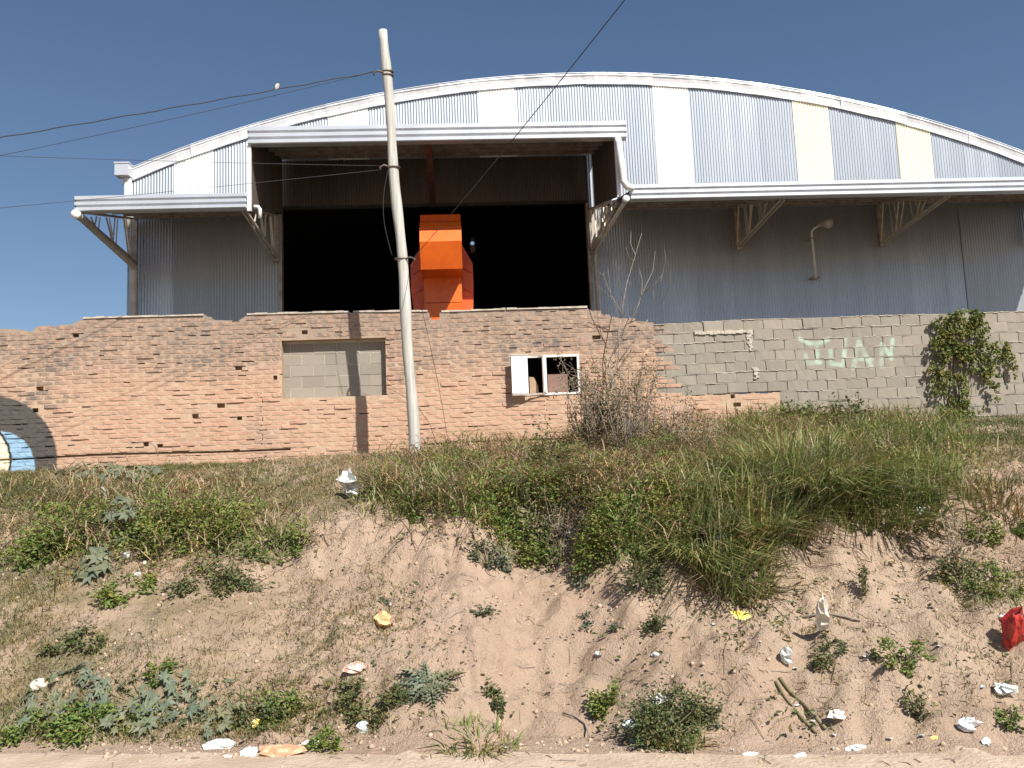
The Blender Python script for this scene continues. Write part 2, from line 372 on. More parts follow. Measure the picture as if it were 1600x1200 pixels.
G_CREEP = leaf_mat('creeper_leaves', [(.08, .12, .03), (.12, .16, .04), (.17, .20, .06), (.20, .18, .08)])
M_STEM = simple('weed_stem', (.16, .15, .07), (.22, .17, .10), .8)
M_TWIG = simple('bare_twig', (.30, .25, .20), (.22, .18, .14), .85, 0, 12)

# ------------------------------------------------------------------ ground and road
def axis(a0, a1, st, far):
    inn = np.arange(a0, a1+st/2, st); g = []; d = st; x = a1
    while x < far: d = min(d*1.6, 60); x += d; g.append(x)
    h = []; d = st; x = a0
    while x > -far: d = min(d*1.6, 60); x -= d; h.append(x)
    return np.array(h[::-1]+list(inn)+g)
def grid(xs, ys, zf):
    X, Y = np.meshgrid(xs, ys); Z = zf(X, Y); V = np.stack([X, Y, Z], -1).reshape(-1, 3)
    nx, ny = len(xs), len(ys); i = (np.arange(ny-1)[:, None]*nx+np.arange(nx-1)[None])
    return V, np.stack([i, i+1, i+nx+1, i+nx], -1).reshape(-1, 4)
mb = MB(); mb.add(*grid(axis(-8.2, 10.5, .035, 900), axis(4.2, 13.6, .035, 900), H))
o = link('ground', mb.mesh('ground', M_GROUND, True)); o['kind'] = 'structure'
xs = np.concatenate([np.linspace(-60, -6, 20)[:-1], np.arange(-6, 6, .08), np.linspace(6, 60, 20)])
ts = np.linspace(0, 1, 26); V = []
for t_ in ts:
    yy = (yfoot(xs)-.10+.10*vn(xs, 0*xs, .5, 11)+.05*vn(xs, 0*xs, .13, 12))*(1-t_)+(-6.0)*t_
    V.append(np.stack([xs, yy, H(xs, yy)+.004+.010*sst(0, .04, t_)], -1))
V = np.array(V).reshape(-1, 3); nx = len(xs); i = (np.arange(len(ts)-1)[:, None]*nx+np.arange(nx-1)[None])
mb = MB().add(V, np.stack([i, i+nx, i+nx+1, i+1], -1).reshape(-1, 4))
o = link('dirt_road', mb.mesh('dirt_road', M_ROAD, True)); o['kind'] = 'structure'

# ------------------------------------------------------------------ warehouse
FY = 24.5; FR = 20.5; AC = (3.90, -19.53); AR = 33.18
XL, XR = -9.12, 17.05; DL, DR = -4.89, 3.74
def arc(x, r=AR): return AC[1]+np.sqrt(r*r-(np.asarray(x, float)-AC[0])**2)
WH = thing('warehouse', (3.95, FY, 2.3), 'large galvanised warehouse with arched roof, white strips and open dark doorway', 'warehouse')
PITCH = .0795
def sheet(name, x0, x1, zb, zt, y, mat, lab=None, par=WH, flip=1, amp=.010):
    n = max(3, int((x1-x0)/PITCH*6)); x = np.linspace(x0, x1, n+1)
    yy = y-amp*np.sin(2*pi*x/PITCH)
    b = zb(x) if callable(zb) else np.full_like(x, zb); tp = zt(x) if callable(zt) else np.full_like(x, zt)
    f = np.array([0, .33, .66, 1.])[:, None]
    V = np.stack([np.broadcast_to(x, (4, n+1)), np.broadcast_to(yy, (4, n+1))+0*f, b*(1-f)+tp*f], -1).reshape(-1, 3)
    i = np.arange(3)[:, None]*(n+1)+np.arange(n)[None]
    return part(name, MB().add(V, np.stack([i, i+1, i+n+2, i+n+1], -1).reshape(-1, 4)), mat, par, True, label=lab)
trans = [(-7.87, -6.77, M_TW), (-3.56, -2.42, M_TW), (.75, 1.83, M_TW), (5.87, 6.94, M_TW), (10.02, 11.09, M_TY), (13.10, 14.13, M_TY)]
cur = XL; segs = []
for a, b_, mt in trans+[(XR, XR, None)]:
    n = max(1, round((a-cur)/1.05)); e = np.linspace(cur, a, n+1)
    segs += [(e[i], e[i+1], None) for i in range(n)]
    if mt: segs.append((a, b_, mt))
    cur = b_
topf = lambda x: arc(x, AR-.06)
for i, (a, b_, mt) in enumerate(segs):
    porch = DL-.3 < (a+b_)/2 < 4.3
    if mt: sheet('translucent_panel', a, b_, 11.2 if porch else 9.62, topf, FY-.015, mt, 'white translucent panel' if mt is M_TW else 'yellowed translucent panel')
    else: sheet('metal_sheet', a-.02, b_+.02, 11.2 if porch else 9.62, topf, FY-(.003 if i % 2 else 0), M_SHEET)
e = np.linspace(DL-.2, 4.2, 10)
for a, b_ in zip(e[:-1], e[1:]): sheet('metal_sheet', a-.02, b_+.02, 9.84, 11.22, FY+.02, M_SOFF_SHADE)  # same sheeting above the door, porch shade painted into its colour
x = XL; i = 0
while x < XR-.2:      # lower courses, left and right of the doorway
    x1 = min(x+1.045, XR)
    if x < DL-.3: x1 = min(x1, DL)
    if x1 <= DL+.01 or x >= DR-.01: sheet('metal_sheet', x-.02 if x != DR else x, x1+(.02 if x1 != DL else 0), 2.0, 9.66, FY+.03-(.003 if i % 2 else 0), M_LOWER)
    x = x1 if not (x1 >= DL-.01 and x < DR-.01 and x1 < DR) else DR
    i += 1
# sliding door leaves parked open
sheet('sliding_door', -7.85, -4.95, 2.2, 9.5, FY-.03, M_DOOR, 'flat grey door leaf left of the doorway', amp=.005)
sheet('sliding_door', 14.75, 16.55, 2.2, 9.4, FY+.0, M_DOOR, 'matt grey door leaf far right', amp=.005)
# door frame, header
mb = MB(); mb.box((DL-.06, FY-.14, 2.2), (DL+.02, FY+.1, 9.9)); part('door_jamb', mb, M_STEEL, WH)
mb = MB(); mb.box((DR-.02, FY-.14, 2.2), (DR+.06, FY+.1, 9.75)); part('door_jamb', mb, M_STEEL, WH)
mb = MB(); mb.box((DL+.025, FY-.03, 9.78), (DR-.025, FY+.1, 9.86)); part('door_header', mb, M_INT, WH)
# roof, side walls, rear wall, floor
xs = np.linspace(XL-.05, XR+.05, 90); ys = np.array([FY-.12, FY+12, FY+24, FY+36.15])
X, Y = np.meshgrid(xs, ys); V, Q = grid(xs, ys, lambda X, Y: arc(X)+.02); V2 = V.copy(); V2[:, 2] -= .07
mb = MB(); mb.add(V, Q); mb.add(V2, Q[:, ::-1]); part('roof', mb, M_SHEET, WH, True)
for nm, x0 in (('side_wall', XL), ('side_wall', XR)):
    mb = MB(); mb.box((min(x0, x0+.06*(1 if x0 < 0 else -1)), FY+.06, 2.0), (max(x0, x0+.06*(1 if x0 < 0 else -1)), FY+36, float(arc(XL))-.03)); part(nm, mb, M_SHEET, WH)
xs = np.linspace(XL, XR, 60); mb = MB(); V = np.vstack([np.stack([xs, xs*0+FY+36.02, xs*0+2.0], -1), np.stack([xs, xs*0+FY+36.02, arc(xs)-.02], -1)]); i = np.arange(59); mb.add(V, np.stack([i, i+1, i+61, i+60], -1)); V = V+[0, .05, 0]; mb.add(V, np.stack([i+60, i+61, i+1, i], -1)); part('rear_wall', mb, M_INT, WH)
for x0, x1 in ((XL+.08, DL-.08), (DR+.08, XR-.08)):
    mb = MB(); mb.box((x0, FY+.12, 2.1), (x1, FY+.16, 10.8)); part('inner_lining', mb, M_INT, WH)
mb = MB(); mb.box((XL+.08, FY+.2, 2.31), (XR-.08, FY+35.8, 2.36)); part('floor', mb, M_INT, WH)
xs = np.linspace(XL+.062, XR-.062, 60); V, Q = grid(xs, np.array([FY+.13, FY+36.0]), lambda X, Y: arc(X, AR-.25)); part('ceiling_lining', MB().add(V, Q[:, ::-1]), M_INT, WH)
# curved flashing along the gable, in lapped lengths with hand-bent dents
e = np.linspace(XL-.12, XR+.12, 15)
for i in range(14):
    x = np.linspace(e[i]-.04, e[i+1]+.04, 22); dd = .018*vn(x, 0*x, .35, 20+i)+.010*vn(x, 0*x, .12, 40+i)
    wob = .035*vn(x, 0*x, .8, 60+i)
    y0 = FY-.065-.006*(i % 2)
    rows = [(FY+.4, AR+.06, 0), (y0-.03, AR+.045, 0), (y0-.035+dd, AR-.05+wob*.3, 1), (y0+dd*1.8, AR-.18+wob*.5, 1), (y0+.005+dd, AR-.30+wob, 1), (y0+.035, AR-.305+wob, 1)]
    V = np.array([np.stack([x, np.broadcast_to(yy, x.shape), AC[1]+np.sqrt(np.broadcast_to(rr, x.shape)**2-(x-AC[0])**2)], -1) for yy, rr, _ in rows]).reshape(-1, 3)
    n = len(x); k = np.arange(len(rows)-1)[:, None]*n+np.arange(n-1)[None]
    part('roof_flashing', MB().add(V, np.stack([k, k+n, k+n+1, k+1], -1).reshape(-1, 4)), M_FLASH, WH)
# box gutter profile, ribbed face
def gprof(y, z0, h):
    f = [(0, 0), (-.03, .0), (-.05, .05), (-.05, .24), (.015, .28), (.015, .36), (-.055, .40), (-.055, .60), (.012, .64), (.012, .71), (-.06, .75), (-.06, .97), (-.03, 1.0), (0, 1.0)]
    return [(y+a, z0+b_*h) for a, b_ in f]+[(y+.18, z0+h), (y+.18, z0)]
def roofpanel(mb, x0, x1, ya, za, yb, zb, n=None):
    n = n or int((x1-x0)/PITCH*4); x = np.linspace(x0, x1, n+1); k = .009*np.sin(2*pi*x/PITCH)
    V = np.vstack([np.stack([x, np.full_like(x, ya), za+k], -1), np.stack([x, np.full_like(x, yb), zb+k], -1)])
    i = np.arange(n); Q = np.stack([i, i+1, i+n+2, i+n+1], -1); mb.add(V, Q); V = V.copy(); V[:, 2] += .03; mb.add(V, Q[:, ::-1])
def canopy(x0, x1, zf, h, zback, lab, mats=M_SOFF_SHADE):
    c = MB(); roofpanel(c, x0+.03, x1-.03, FR+.19, zf+h*.72, FY-.16, zback)
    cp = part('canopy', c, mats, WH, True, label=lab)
    g = part('gutter', MB().extrude(gprof(FR, zf, h), x0, x1), M_GUT, cp); g.matrix_parent_inverse = Matrix()
    L = x1-x0
    for k in range(5):
        f = .08+.21*k; y = FR+.2+(FY-.2-FR-.2)*f; z = zf+h*.72+(zback-zf-h*.72)*f-.075
        q = part('purlin', MB().box((x0+.06, y-.03, z-.05), (x1-.06, y+.03, z+.05)), M_STEEL, cp); q.matrix_parent_inverse = Matrix()
    q = part('ridge_flashing', MB().extrude([(FY-.35, zback-.01), (FY-.05, zback+.10), (FY-.045, zback+.28), (FY-.035, zback+.28), (FY-.035, zback+.06), (FY-.33, zback-.04)], x0+.04, x1-.04), M_FLASH, cp)
    q.matrix_parent_inverse = Matrix()
    return cp
canopy(XL+.28, DL-.02, 8.50, .37, 9.66, 'low canopy left of the porch')
canopy(4.23, XR+.62, 8.50, .37, 9.60, 'long low canopy right of the porch')
canopy(DL+.02, 4.21, 10.06, .43, 11.27, 'raised porch canopy over the doorway')
# porch cheeks
for nm, x0 in (('left', DL+.05), ('right', 3.98)):
    y = np.linspace(FR+.12, FY-.12, 300); xx = x0+.010*np.sin(2*pi*y/PITCH)
    zt = 10.385+(11.285-10.385)*(y-FR)/(FY-FR); zb = 8.62+(9.62-8.62)*(y-FR)/(FY-FR)
    V = np.vstack([np.stack([xx, y, zb], -1), np.stack([xx, y, zt], -1)]); i = np.arange(299)
    part('porch_side', MB().add(V, np.stack([i, i+1, i+301, i+300], -1)), M_SOFF_SHADE, WH, True)
    mb = MB(); mb.box((x0-.06, FR+.03, 8.45 if nm == 'left' else 8.6), (x0+.03, FR+.12, 10.05)); part('porch_post', mb, M_PIPE, WH)
# triangular brackets under the canopies
def bracket(x, ztop=9.55, zlow=8.30, zf=8.52, rot=1, mat=M_STEEL):
    mb = MB(); mb.bar((x, FY-.22, zlow-.08), (x, FY-.22, ztop), .16, .10, (0, 1, 0)); bk = part('bracket', mb, M_STEEL if rot else M_RED, WH)
    def sub(nm, *bars, mt=None):
        mt = mt or M_STRUT
        m_ = MB()
        for a, b_, s1, s2 in bars: m_.bar(a, b_, s1, s2)
        q = part(nm, m_, mt, bk); q.matrix_parent_inverse = Matrix()
    for s_ in (-.05, .05):
        sub('chord', ((x+s_, FY-.28, zlow+.02), (x+s_, FR+.25, zf-.02), .035, .05))
        sub('chord', ((x+s_, FY-.28, ztop-.04), (x+s_, FR+.25, zf+.06), .035, .05))
    n = 6
    for k in range(n):
        f0 = k/n; f1 = (k+.62)/n; ya = FY-.3-(FY-FR-.6)*f0; yb = FY-.3-(FY-FR-.6)*f1
        za = zlow+(zf-zlow)*f0+.03; zb_ = (ztop-.07)+(zf+.05-ztop)*f1
        if zb_-za < .12: continue
        sd = .075 if k % 2 else -.075
        sub('strut', ((x+sd, ya, za), (x+sd, yb, zb_), .030, .035), ((x-sd, yb-.12, za), (x-sd, yb-.02, zb_), .028, .03))
for x in (-8.86, DL-.12, 3.86, 8.05, 12.25, 16.75): bracket(x)
# red-brown hanging truss in the middle of the porch
mb = MB(); mb.bar((-.62, FR+.3, 10.14), (-.62, FY-.15, 9.80), .16, .14); mb.bar((-.62, FR+.3, 10.30), (-.62, FY-.15, 11.05), .10, .10)
for k in range(5):
    f = (k+.5)/5; y = FR+.3+(FY-FR-.5)*f; mb.bar((-.62, y, 10.10-.3*f), (-.62, y+.25, 10.3+.75*f), .06, .06, (1, 0, 0))
part('porch_truss', mb, M_RED, WH)
# drain pipes
def pipe(pts, r, mt, nm='drain_pipe', par=WH, n=12): return part(nm, MB().tube(pts, r, n), mt, par, True)
pipe([(-8.77, 20.40, 8.40), (-8.78, 20.7, 8.42), (-8.86, 24.2, 8.20), (-8.86, 24.3, 8.05), (-8.86, 24.3, 5.0), (-8.86, 24.3, 2.3)], .095, M_DRAIN)
mb = MB().tube([(-8.77, 20.34, 8.40), (-8.775, 20.46, 8.405)], .105, 14); part('pipe_end', mb, M_PIPE, WH, True)
pipe([(-9.08, 24.34, 10.70), (-9.08, 24.34, 9.3)], .10, M_PIPE)
mb = MB(); mb.box((-9.36, 24.10, 10.74), (-8.98, 24.42, 11.10)); mb.box((-9.38, 24.08, 11.07), (-8.96, 24.44, 11.11)); part('gutter_box', mb, M_GUT, WH)
pipe([(3.99, 20.46, 10.03), (4.0, 20.42, 9.9), (4.06, 20.40, 8.93), (4.14, 20.40, 8.80), (4.30, 20.42, 8.76)], .085, M_PIPE)
mb = MB().tube([(4.10, 20.38, 8.50), (4.10, 20.50, 8.50)], .085, 14); part('pipe_end', mb, M_PIPE, WH, True)
pipe([(4.10, 20.5, 8.48), (3.9, 24.1, 8.3), (3.9, 24.25, 8.1), (3.9, 24.25, 2.3)], .05, M_DRAIN)
pipe([(-4.72, 20.42, 8.50), (-4.62, 20.42, 8.50), (-4.58, 20.42, 8.44), (-4.58, 20.42, 8.22)], .045, M_PIPE)

# floodlight on the right-hand wall
LP = P(1270, 362, FY-.25); LB = P(1275, 435, FY-.25)
fl = thing('wall_lamp', (LB[0], FY-.1, LB[2]), 'dusty lamp on a white upright pipe under the right canopy', 'lamp')
part('pole', MB().tube([(LB[0], FY-.25, LB[2]), (LB[0]-.02, FY-.25, LP[2]), (LP[0]+.02, FY-.32, LP[2]+.08), (LP[0]+.14, FY-.5, LP[2]+.12)], .032, 8), M_PIPE, fl, True)
mb = MB(); mb.box((LB[0]-.12, FY-.29, LB[2]+.02), (LB[0]+.12, FY-.02, LB[2]+.05)); part('clamp', mb, M_STEEL, fl)
mb = MB(); mb.box((LB[0]-.12, FY-.29, LP[2]-.22), (LB[0]+.10, FY-.02, LP[2]-.19)); part('clamp', mb, M_STEEL, fl)
hd = MB(); c = np.array([LP[0]+.22, FY-.62, LP[2]+.12])
hd.tube([c+np.array(q)*1.0 for q in ((-.12, .12, 0), (-.06, .06, .02), (.02, -.04, .0), (.08, -.14, -.04))], [.05, .11, .14, .15], 12)
part('lamp_shade', hd, M_DRAIN, fl, True)

# orange machine standing in the doorway
OM = thing('orange_machine', (-.4, 23, 2.3), 'tall orange painted machine with stepped hood standing in the dark doorway', 'machine')
x0, x1 = -.93, .13; yb = 22.0
mb = MB().extrude([(yb+.28, 8.62), (yb+.10, 8.40), (yb-.0, 8.33), (yb-.16, 7.98), (yb+.12, 7.33), (yb+.20, 7.33), (yb+1.3, 7.33), (yb+1.3, 8.62)][::-1], x0, x1); part('hood', mb, M_OR, OM)
mb = MB().extrude([(yb+1.3, 8.64), (yb+.30, 8.64), (yb+.42, 8.86), (yb+1.3, 8.86)], x0+.01, x1-.01); part('top_cover', mb, M_ORD, OM)
mb = MB().box((x0-.02, yb+.07, 8.385), (x1+.02, yb+.13, 8.405)); part('hood_seam', mb, M_ORD, OM)
mb = MB().extrude([(yb+1.02, 7.5), (yb+1.0, 6.66), (yb+1.3, 6.66), (yb+1.3, 7.5)][::-1], x0+.03, x1-.03); part('front_panel', mb, M_OR, OM)
mb = MB().extrude([(yb+1.005, 6.645), (yb+1.1, 5.7), (yb+1.15, 4.2), (yb+1.3, 4.2), (yb+1.3, 6.645)][::-1], x0+.03, x1-.03); part('lower_panel', mb, M_OR, OM)
for sx in (-1, 1):
    mb = MB(); cx = (x0+x1)/2
    prof = [(.53, 8.30), (.80 if sx > 0 else .84, 7.78), (.80 if sx > 0 else .84, 7.1), (.76, 6.3), (.60, 5.5), (.50, 4.2), (.40, 4.2), (.40, 8.30)]
    V = [(cx+sx*a*1.02, yb+1.32, z) for a, z in prof]+[(cx+sx*a*.98, yb+2.9, z) for a, z in prof]; n = len(prof)
    mb.add(V, [(i, (i+1) % n, (i+1) % n+n, i+n) for i in range(n)]); c0 = [(cx+sx*.45, yb+1.32, 6.5)]
    mb.add(c0+V[:n], None, [(0, 1+i, 1+(i+1) % n) for i in range(n)])
    part('side_body', mb, M_ORD, OM)
    for z in (7.55, 7.0, 6.2): part('rib', MB().bar((cx+sx*.56, yb+1.29, z+.12), (cx+sx*.79, yb+1.29, z-.03), .05, .035), M_ORD, OM)
mb = MB().box((x0+.1, yb+1.33, 4.2), (x1-.1, yb+2.8, 8.3)); part('core_body', mb, M_ORD, OM)
mb = MB().box((-1.1, yb+.4, 2.95), (.3, yb+3.0, 4.19)); part('chassis', mb, M_BLACK, OM)
for wx in (-1.28, .48):
    for wy in (yb+.9, yb+2.5): part('wheel', MB().tube([(wx-.15, wy, 2.88), (wx+.15, wy, 2.88)], .58, 20), M_BLACK, OM)
q = P(738, 382, yb+.5)
lm = part('work_lamp', MB().tube([q+np.array([0, -.10, 0]), q+np.array([0, .02, 0]), q+np.array([0, .10, 0])], [.085, .085, .05], 14), M_BLACK, OM, True)
g_ = part('lens', MB().tube([q+np.array([-.0, -.115, -.0]), q+np.array([0, -.105, 0])], [.05, .055], 12), M_GLASS, lm); g_.matrix_parent_inverse = Matrix()
mb = MB().tube([q+np.array([.01, -.02, -.22]), q+np.array([.01, -.02, .17])], [.075, .06], 10); part('lamp_bracket', mb, M_BLACK, OM, True)

# ------------------------------------------------------------------ brick wall
def bx(x, y): q = P(x, y, WY); return q[0], q[2]
TOPPX = [(-260, 520), (0, 512), (28, 513), (50, 517), (58, 508), (112, 505), (128, 497), (318, 492), (326, 498), (372, 499), (386, 491), (545, 487), (668, 486), (674, 498), (686, 498), (688, 487), (790, 483), (918, 480), (924, 484), (946, 491), (974, 497), (1012, 502)]
TX = np.array([bx(*q)[0] for q in TOPPX]); TZ = np.array([bx(*q)[1] for q in TOPPX])
BX0, BX1 = -9.3, 3.0
REC = (-2.715, -1.14, 3.155, 4.045); WIN = (.775, 1.83, 3.075, 3.69)
HOLES = [(372, 575, 12), (62, 607, 11), (345, 634, 12), (932, 527, 13), (374, 653, 8), (118, 524, 10), (305, 650, 10), (430, 590, 6), (476, 519, 9), (1047, 613, 14), (1152, 632, 12), (1145, 619, 7), (55, 641, 9), (228, 694, 8), (250, 697, 9)]
HZ = [(bx(a, b_)[0]-c/200, bx(a, b_)[0]+c/200, bx(a, b_)[1]-.032, bx(a, b_)[1]+.032) for a, b_, c in HOLES]
def inter(x0, x1, z0, z1, r, e=0.): return x0 < r[1]-e and x1 > r[0]+e and z0 < r[3]-e and z1 > r[2]+e
def vbrick(seed, L, Hh, Dp=.11, j=.0028, bev=.004):
    r_ = np.random.default_rng(seed); nx = 4
    xs = np.linspace(-L/2, L/2, nx+1)
    V = []; 
    for k, x in enumerate(xs):
        e = bev if k in (0, nx) else 0
        ring = [(x, Dp, -Hh/2), (x, 0+bev, -Hh/2), (x, 0, -Hh/2+bev), (x, 0, Hh/2-bev), (x, bev, Hh/2), (x, Dp, Hh/2)]
        for q_ in ring:
            q_ = np.array(q_); q_ += r_.normal(0, 1, 3)*np.array([.004 if k in (0, nx) else 0, j*.6, j*.55]) * (1 if q_[1] < Dp else 0)
            if e: q_[1] += e if q_[1] < Dp else 0
            V.append(q_)
    Q = [(k*6+a, (k+1)*6+a, (k+1)*6+a+1, k*6+a+1) for k in range(nx) for a in range(5)]
    Q += [(3, 2, 1, 0), (5, 4, 3, 0)] ; b_ = nx*6; Q += [(b_, b_+1, b_+2, b_+3), (b_, b_+3, b_+4, b_+5)]
    return np.array(V), np.array(Q)[:, ::-1]
VAR = [vbrick(s_, .253, .055) for s_ in range(10)]; HALF = [vbrick(50+s_, .12, .055) for s_ in range(5)]
spots = []; r2 = np.random.default_rng(3)
zc0 = 2.2; nrow = int((4.6-1.9)/.07)
for ri in range(-3, nrow):
    z = zc0+(ri+.5)*.07; off = (ri % 2)*.134
    xk = BX0+off
    while xk < 5.2:
        xa, xb = xk, xk+.268; xk = xb
        lim = 3.02 if z > 3.02 else 4.70+.05*((ri*7) % 4)+.25*(2.9-z)
        if z > 3.02 and z < 4.1: lim = 3.0+.1*((ri*3) % 4)
        if (xa+xb)/2 > lim: continue
        if xa > 3.2 and z > 3.0: continue
        pieces = [(xa, xb)]
        for r_ in (REC, WIN):
            if inter(xa, xb, z-.03, z+.03, r_):
                nw = []
                for a, b_ in pieces:
                    if a < r_[0]: nw.append((a, min(b_, r_[0])))
                    if b_ > r_[1]: nw.append((max(a, r_[1]), b_))
                pieces = nw
        for a, b_ in pieces:
            if b_-a < .05: continue
            tz = float(np.interp((a+b_)/2, TX, TZ))
            if (a+b_)/2 < 3.3 and z+.028 > tz: continue
            if any(inter(a, b_, z-.02, z+.02, h, .01) for h in HZ): 
                if r2.random() < .9: continue
            spots.append((a, b_, z))
ZZ = lambda x, z: z+.012*np.sin(x*.9)+.006*np.sin(x*2.3+1)
def dist(s_): return ((s_[0]+s_[1])/2)**2+(s_[2]-1.6)**2
def visible(s_):
    px, py = proj(np.array([(s_[0]+s_[1])/2, WY, s_[2]])); return 5 < px < 1200 and s_[2] > float(zbase((s_[0]+s_[1])/2))+.08
full = [s_ for s_ in spots if s_[1]-s_[0] > .25 and visible(s_)]; full.sort(key=dist); ind = set(full[:300])
BM = [None]*10; joined = MB()
for s_ in spots:
    a, b_, z = s_; cx = (a+b_)/2; k = int(r2.integers(10)); dep = r2.normal(0, .002)+(-.012 if r2.random() < .05 else 0); rz = r2.normal(0, .007); ry = r2.normal(0, .005)
    zz = ZZ(cx, z); gap = abs(z-2.375) < .02 and (cx < -2.5 or -.6 < cx < 1.65)
    if gap: zz -= .016
    if s_ in ind and not gap:
        if BM[k] is None:
            BM[k] = MB().add(*VAR[k]).mesh('brick', M_BRICK, False)
        o = link('brick', BM[k], ROOT_BW, local=True); o.location = (cx, dep-.001, zz-2.2); o.rotation_euler = (0, ry, rz)
    else:
        L = b_-a-.015; V, Q = (VAR[k] if L > .18 else HALF[k % 5]); V = V.copy(); V[:, 0] *= L/(.253 if L > .18 else .12)
        V[:, 1] += V[:, 0]*rz; V[:, 2] *= .5 if gap else 1.0; V[:, 2] += V[:, 0]*ry; V += np.array([cx, WY+dep-.001, zz]); joined.add(V, Q)
part('brickwork', joined, M_BRICK, ROOT_BW, kind='stuff')
# mortar core, in two layers so that missing bricks and the open joint are real holes
def strips(mb, x0, x1, zb, y0, y1, cuts, topf_, st=.067):
    xs_ = sorted(set([round(v, 4) for v in np.arange(x0, x1, st)]+[x1]+[round(c[k], 4) for c in cuts for k in (0, 1) if x0 < c[k] < x1]))
    for a, b_ in zip(xs_[:-1], xs_[1:]):
        m_ = (a+b_)/2; iv = [(zb, topf_(m_))]
        for c in cuts:
            if c[0] < m_ < c[1]:
                nw = []
                for p, q_ in iv:
                    if c[2] > p: nw.append((p, min(q_, c[2])))
                    if c[3] < q_: nw.append((max(p, c[3]), q_))
                iv = [v for v in nw if v[1]-v[0] > .002]
        for p, q_ in iv: mb.box((a, y0, p), (b_, y1, q_))
def btop(x):
    if x > 3.05: return 3.0-.02*abs(sin(x*9))
    return float(np.interp(x, TX, TZ))-.012-.02*abs(float(vn(x, 0, .3, 77)))
JG = [(a, min(a+.30, 1e9), ZZ(a+.15, 2.372), ZZ(a+.15, 2.405)+.01*float(vn(a, 0, .4, 5))) for a in np.arange(-7.4, -2.5, .30)]
JG += [(a, a+.24, ZZ(a+.12, 2.372), ZZ(a+.12, 2.403)) for a in np.arange(-.55, 1.6, .24)]
HZ += [(x-.03-.04*r2.random(), x+.04+.05*r2.random(), ZZ(x, 2.2+.07*k)-.008, ZZ(x, 2.2+.07*k)+.009) for x, k in zip(-7+10*r2.random(420), r2.integers(2, 32, 420)) if r2.random() < .45]
CR = [(1.265+.02*sin(k*2), 1.283+.02*sin(k*2), 2.45+k*.08, 2.53+k*.08) for k in range(7)]+[(-3.03+.015*sin(k*2), -3.012+.015*sin(k*2), 2.45+k*.09, 2.53+k*.09) for k in range(9)]
core = MB(); strips(core, BX0, 4.95, 1.7, WY+.004, WY+.11, [REC, WIN]+HZ+JG+CR, btop); part('mortar', core, M_MORT, ROOT_BW, kind='stuff')
core = MB(); strips(core, BX0, 4.95, 1.7, WY+.112, WY+.26, [(REC[0], REC[1], REC[2], REC[3]), WIN], btop, .25); part('wall_core', core, M_MORT, ROOT_BW)
# cement capping fragments
for a, b_ in ((130, 318), (386, 545), (552, 668), (690, 790), (792, 918)):
    xa, xb = bx(a, 490)[0], bx(b_, 490)[0]; mb = MB(); x = xa
    while x < xb:
        e = min(x+.12+.1*r2.random(), xb); zt = float(np.interp((x+e)/2, TX, TZ)); h = .018+.014*r2.random()
        mb.box((x, WY-.012-.012*r2.random(), zt-.012), (e, WY+.27, zt-.012+h)); x = e
    part('capping', mb, M_CAP, ROOT_BW)
# blocked-up recess
y0 = WY+.15
for ri in range(6):
    z = REC[2]+.004+ri*.172; xk = REC[0]-.30+(.17 if ri % 2 else 0)+.06
    while xk < REC[1]:
        a, b_ = max(xk, REC[0]+.004), min(xk+.345, REC[1]-.004); xk += .352; zt = min(z+.163, REC[3]-.003)
        if b_-a < .04 or zt-z < .03: continue
        mb = MB(); d = r2.normal(0, .002); mb.box((a, y0+d, z), (b_-.004, y0+.09, zt)); part('infill_block', mb, M_INFILL, ROOT_BW)
part('infill_mortar', MB().box((REC[0], y0+.005, REC[2]), (REC[1], y0+.105, REC[3])), M_BED, ROOT_BW)
# rendered strip right of the window and a thin sill
mb = MB(); X0 = bx(945, 560)[0]
for k in range(9): mb.box((X0+.01*sin(k*2.1), WY-.022, 2.75+k*.1), (X0+.13+.03*sin(k*1.7), WY+.02, 2.85+k*.1))
part('render_patch', mb, simple('tan_render', (.47, .35, .255), (.38, .28, .20), .95, 0, 8, .8, .01, 40, spec=.2), ROOT_BW)
# steel window: frame, left leaf swung out, right leaf missing its pane
M_WIN = simple('peeling_white_paint', (.80, .79, .74), (.45, .30, .20), .6, 0, 14, .3, .003, 60, lo=.66, hi=.72)
win = part('window', (lambda m_: (m_.box((WIN[0], WY-.01, WIN[3]-.03), (WIN[1], WY+.05, WIN[3])), m_.box((WIN[0], WY-.01, WIN[2]), (WIN[1], WY+.05, WIN[2]+.03)), m_.box((WIN[1]-.03, WY-.01, WIN[2]+.031), (WIN[1], WY+.05, WIN[3]-.031)), m_.box((WIN[0], WY-.01, WIN[2]+.031), (WIN[0]+.02, WY+.05, WIN[3]-.031)), m_)[-1])(MB()), M_WIN, ROOT_BW)
def subp(nm, mb, mt):
    q_ = part(nm, mb, mt, win); q_.matrix_parent_inverse = Matrix(); return q_
MX = bx(852, 590)[0]
subp('mullion', MB().box((MX-.022, WY-.03, WIN[2]+.031), (MX+.022, WY+.05, WIN[3]-.031)), M_WIN)
hx, ang = MX-.022, radians(15); L = .52
def lf(t_, z): return (hx-L*t_*cos(ang), WY-.03-L*t_*sin(ang), z)
def slab(mb, t0, t1, z0, z1, th=.016):
    a, b_ = np.array(lf(t0, z0)), np.array(lf(t1, z0)); nrm = np.array([-sin(ang), cos(ang), 0])*th
    V = [a, b_, b_+nrm, a+nrm]; V = V+[v+np.array([0, 0, z1-z0]) for v in V]
    mb.add(V, [(0, 1, 2, 3), (7, 6, 5, 4), (0, 4, 5, 1), (1, 5, 6, 2), (2, 6, 7, 3), (3, 7, 4, 0)])
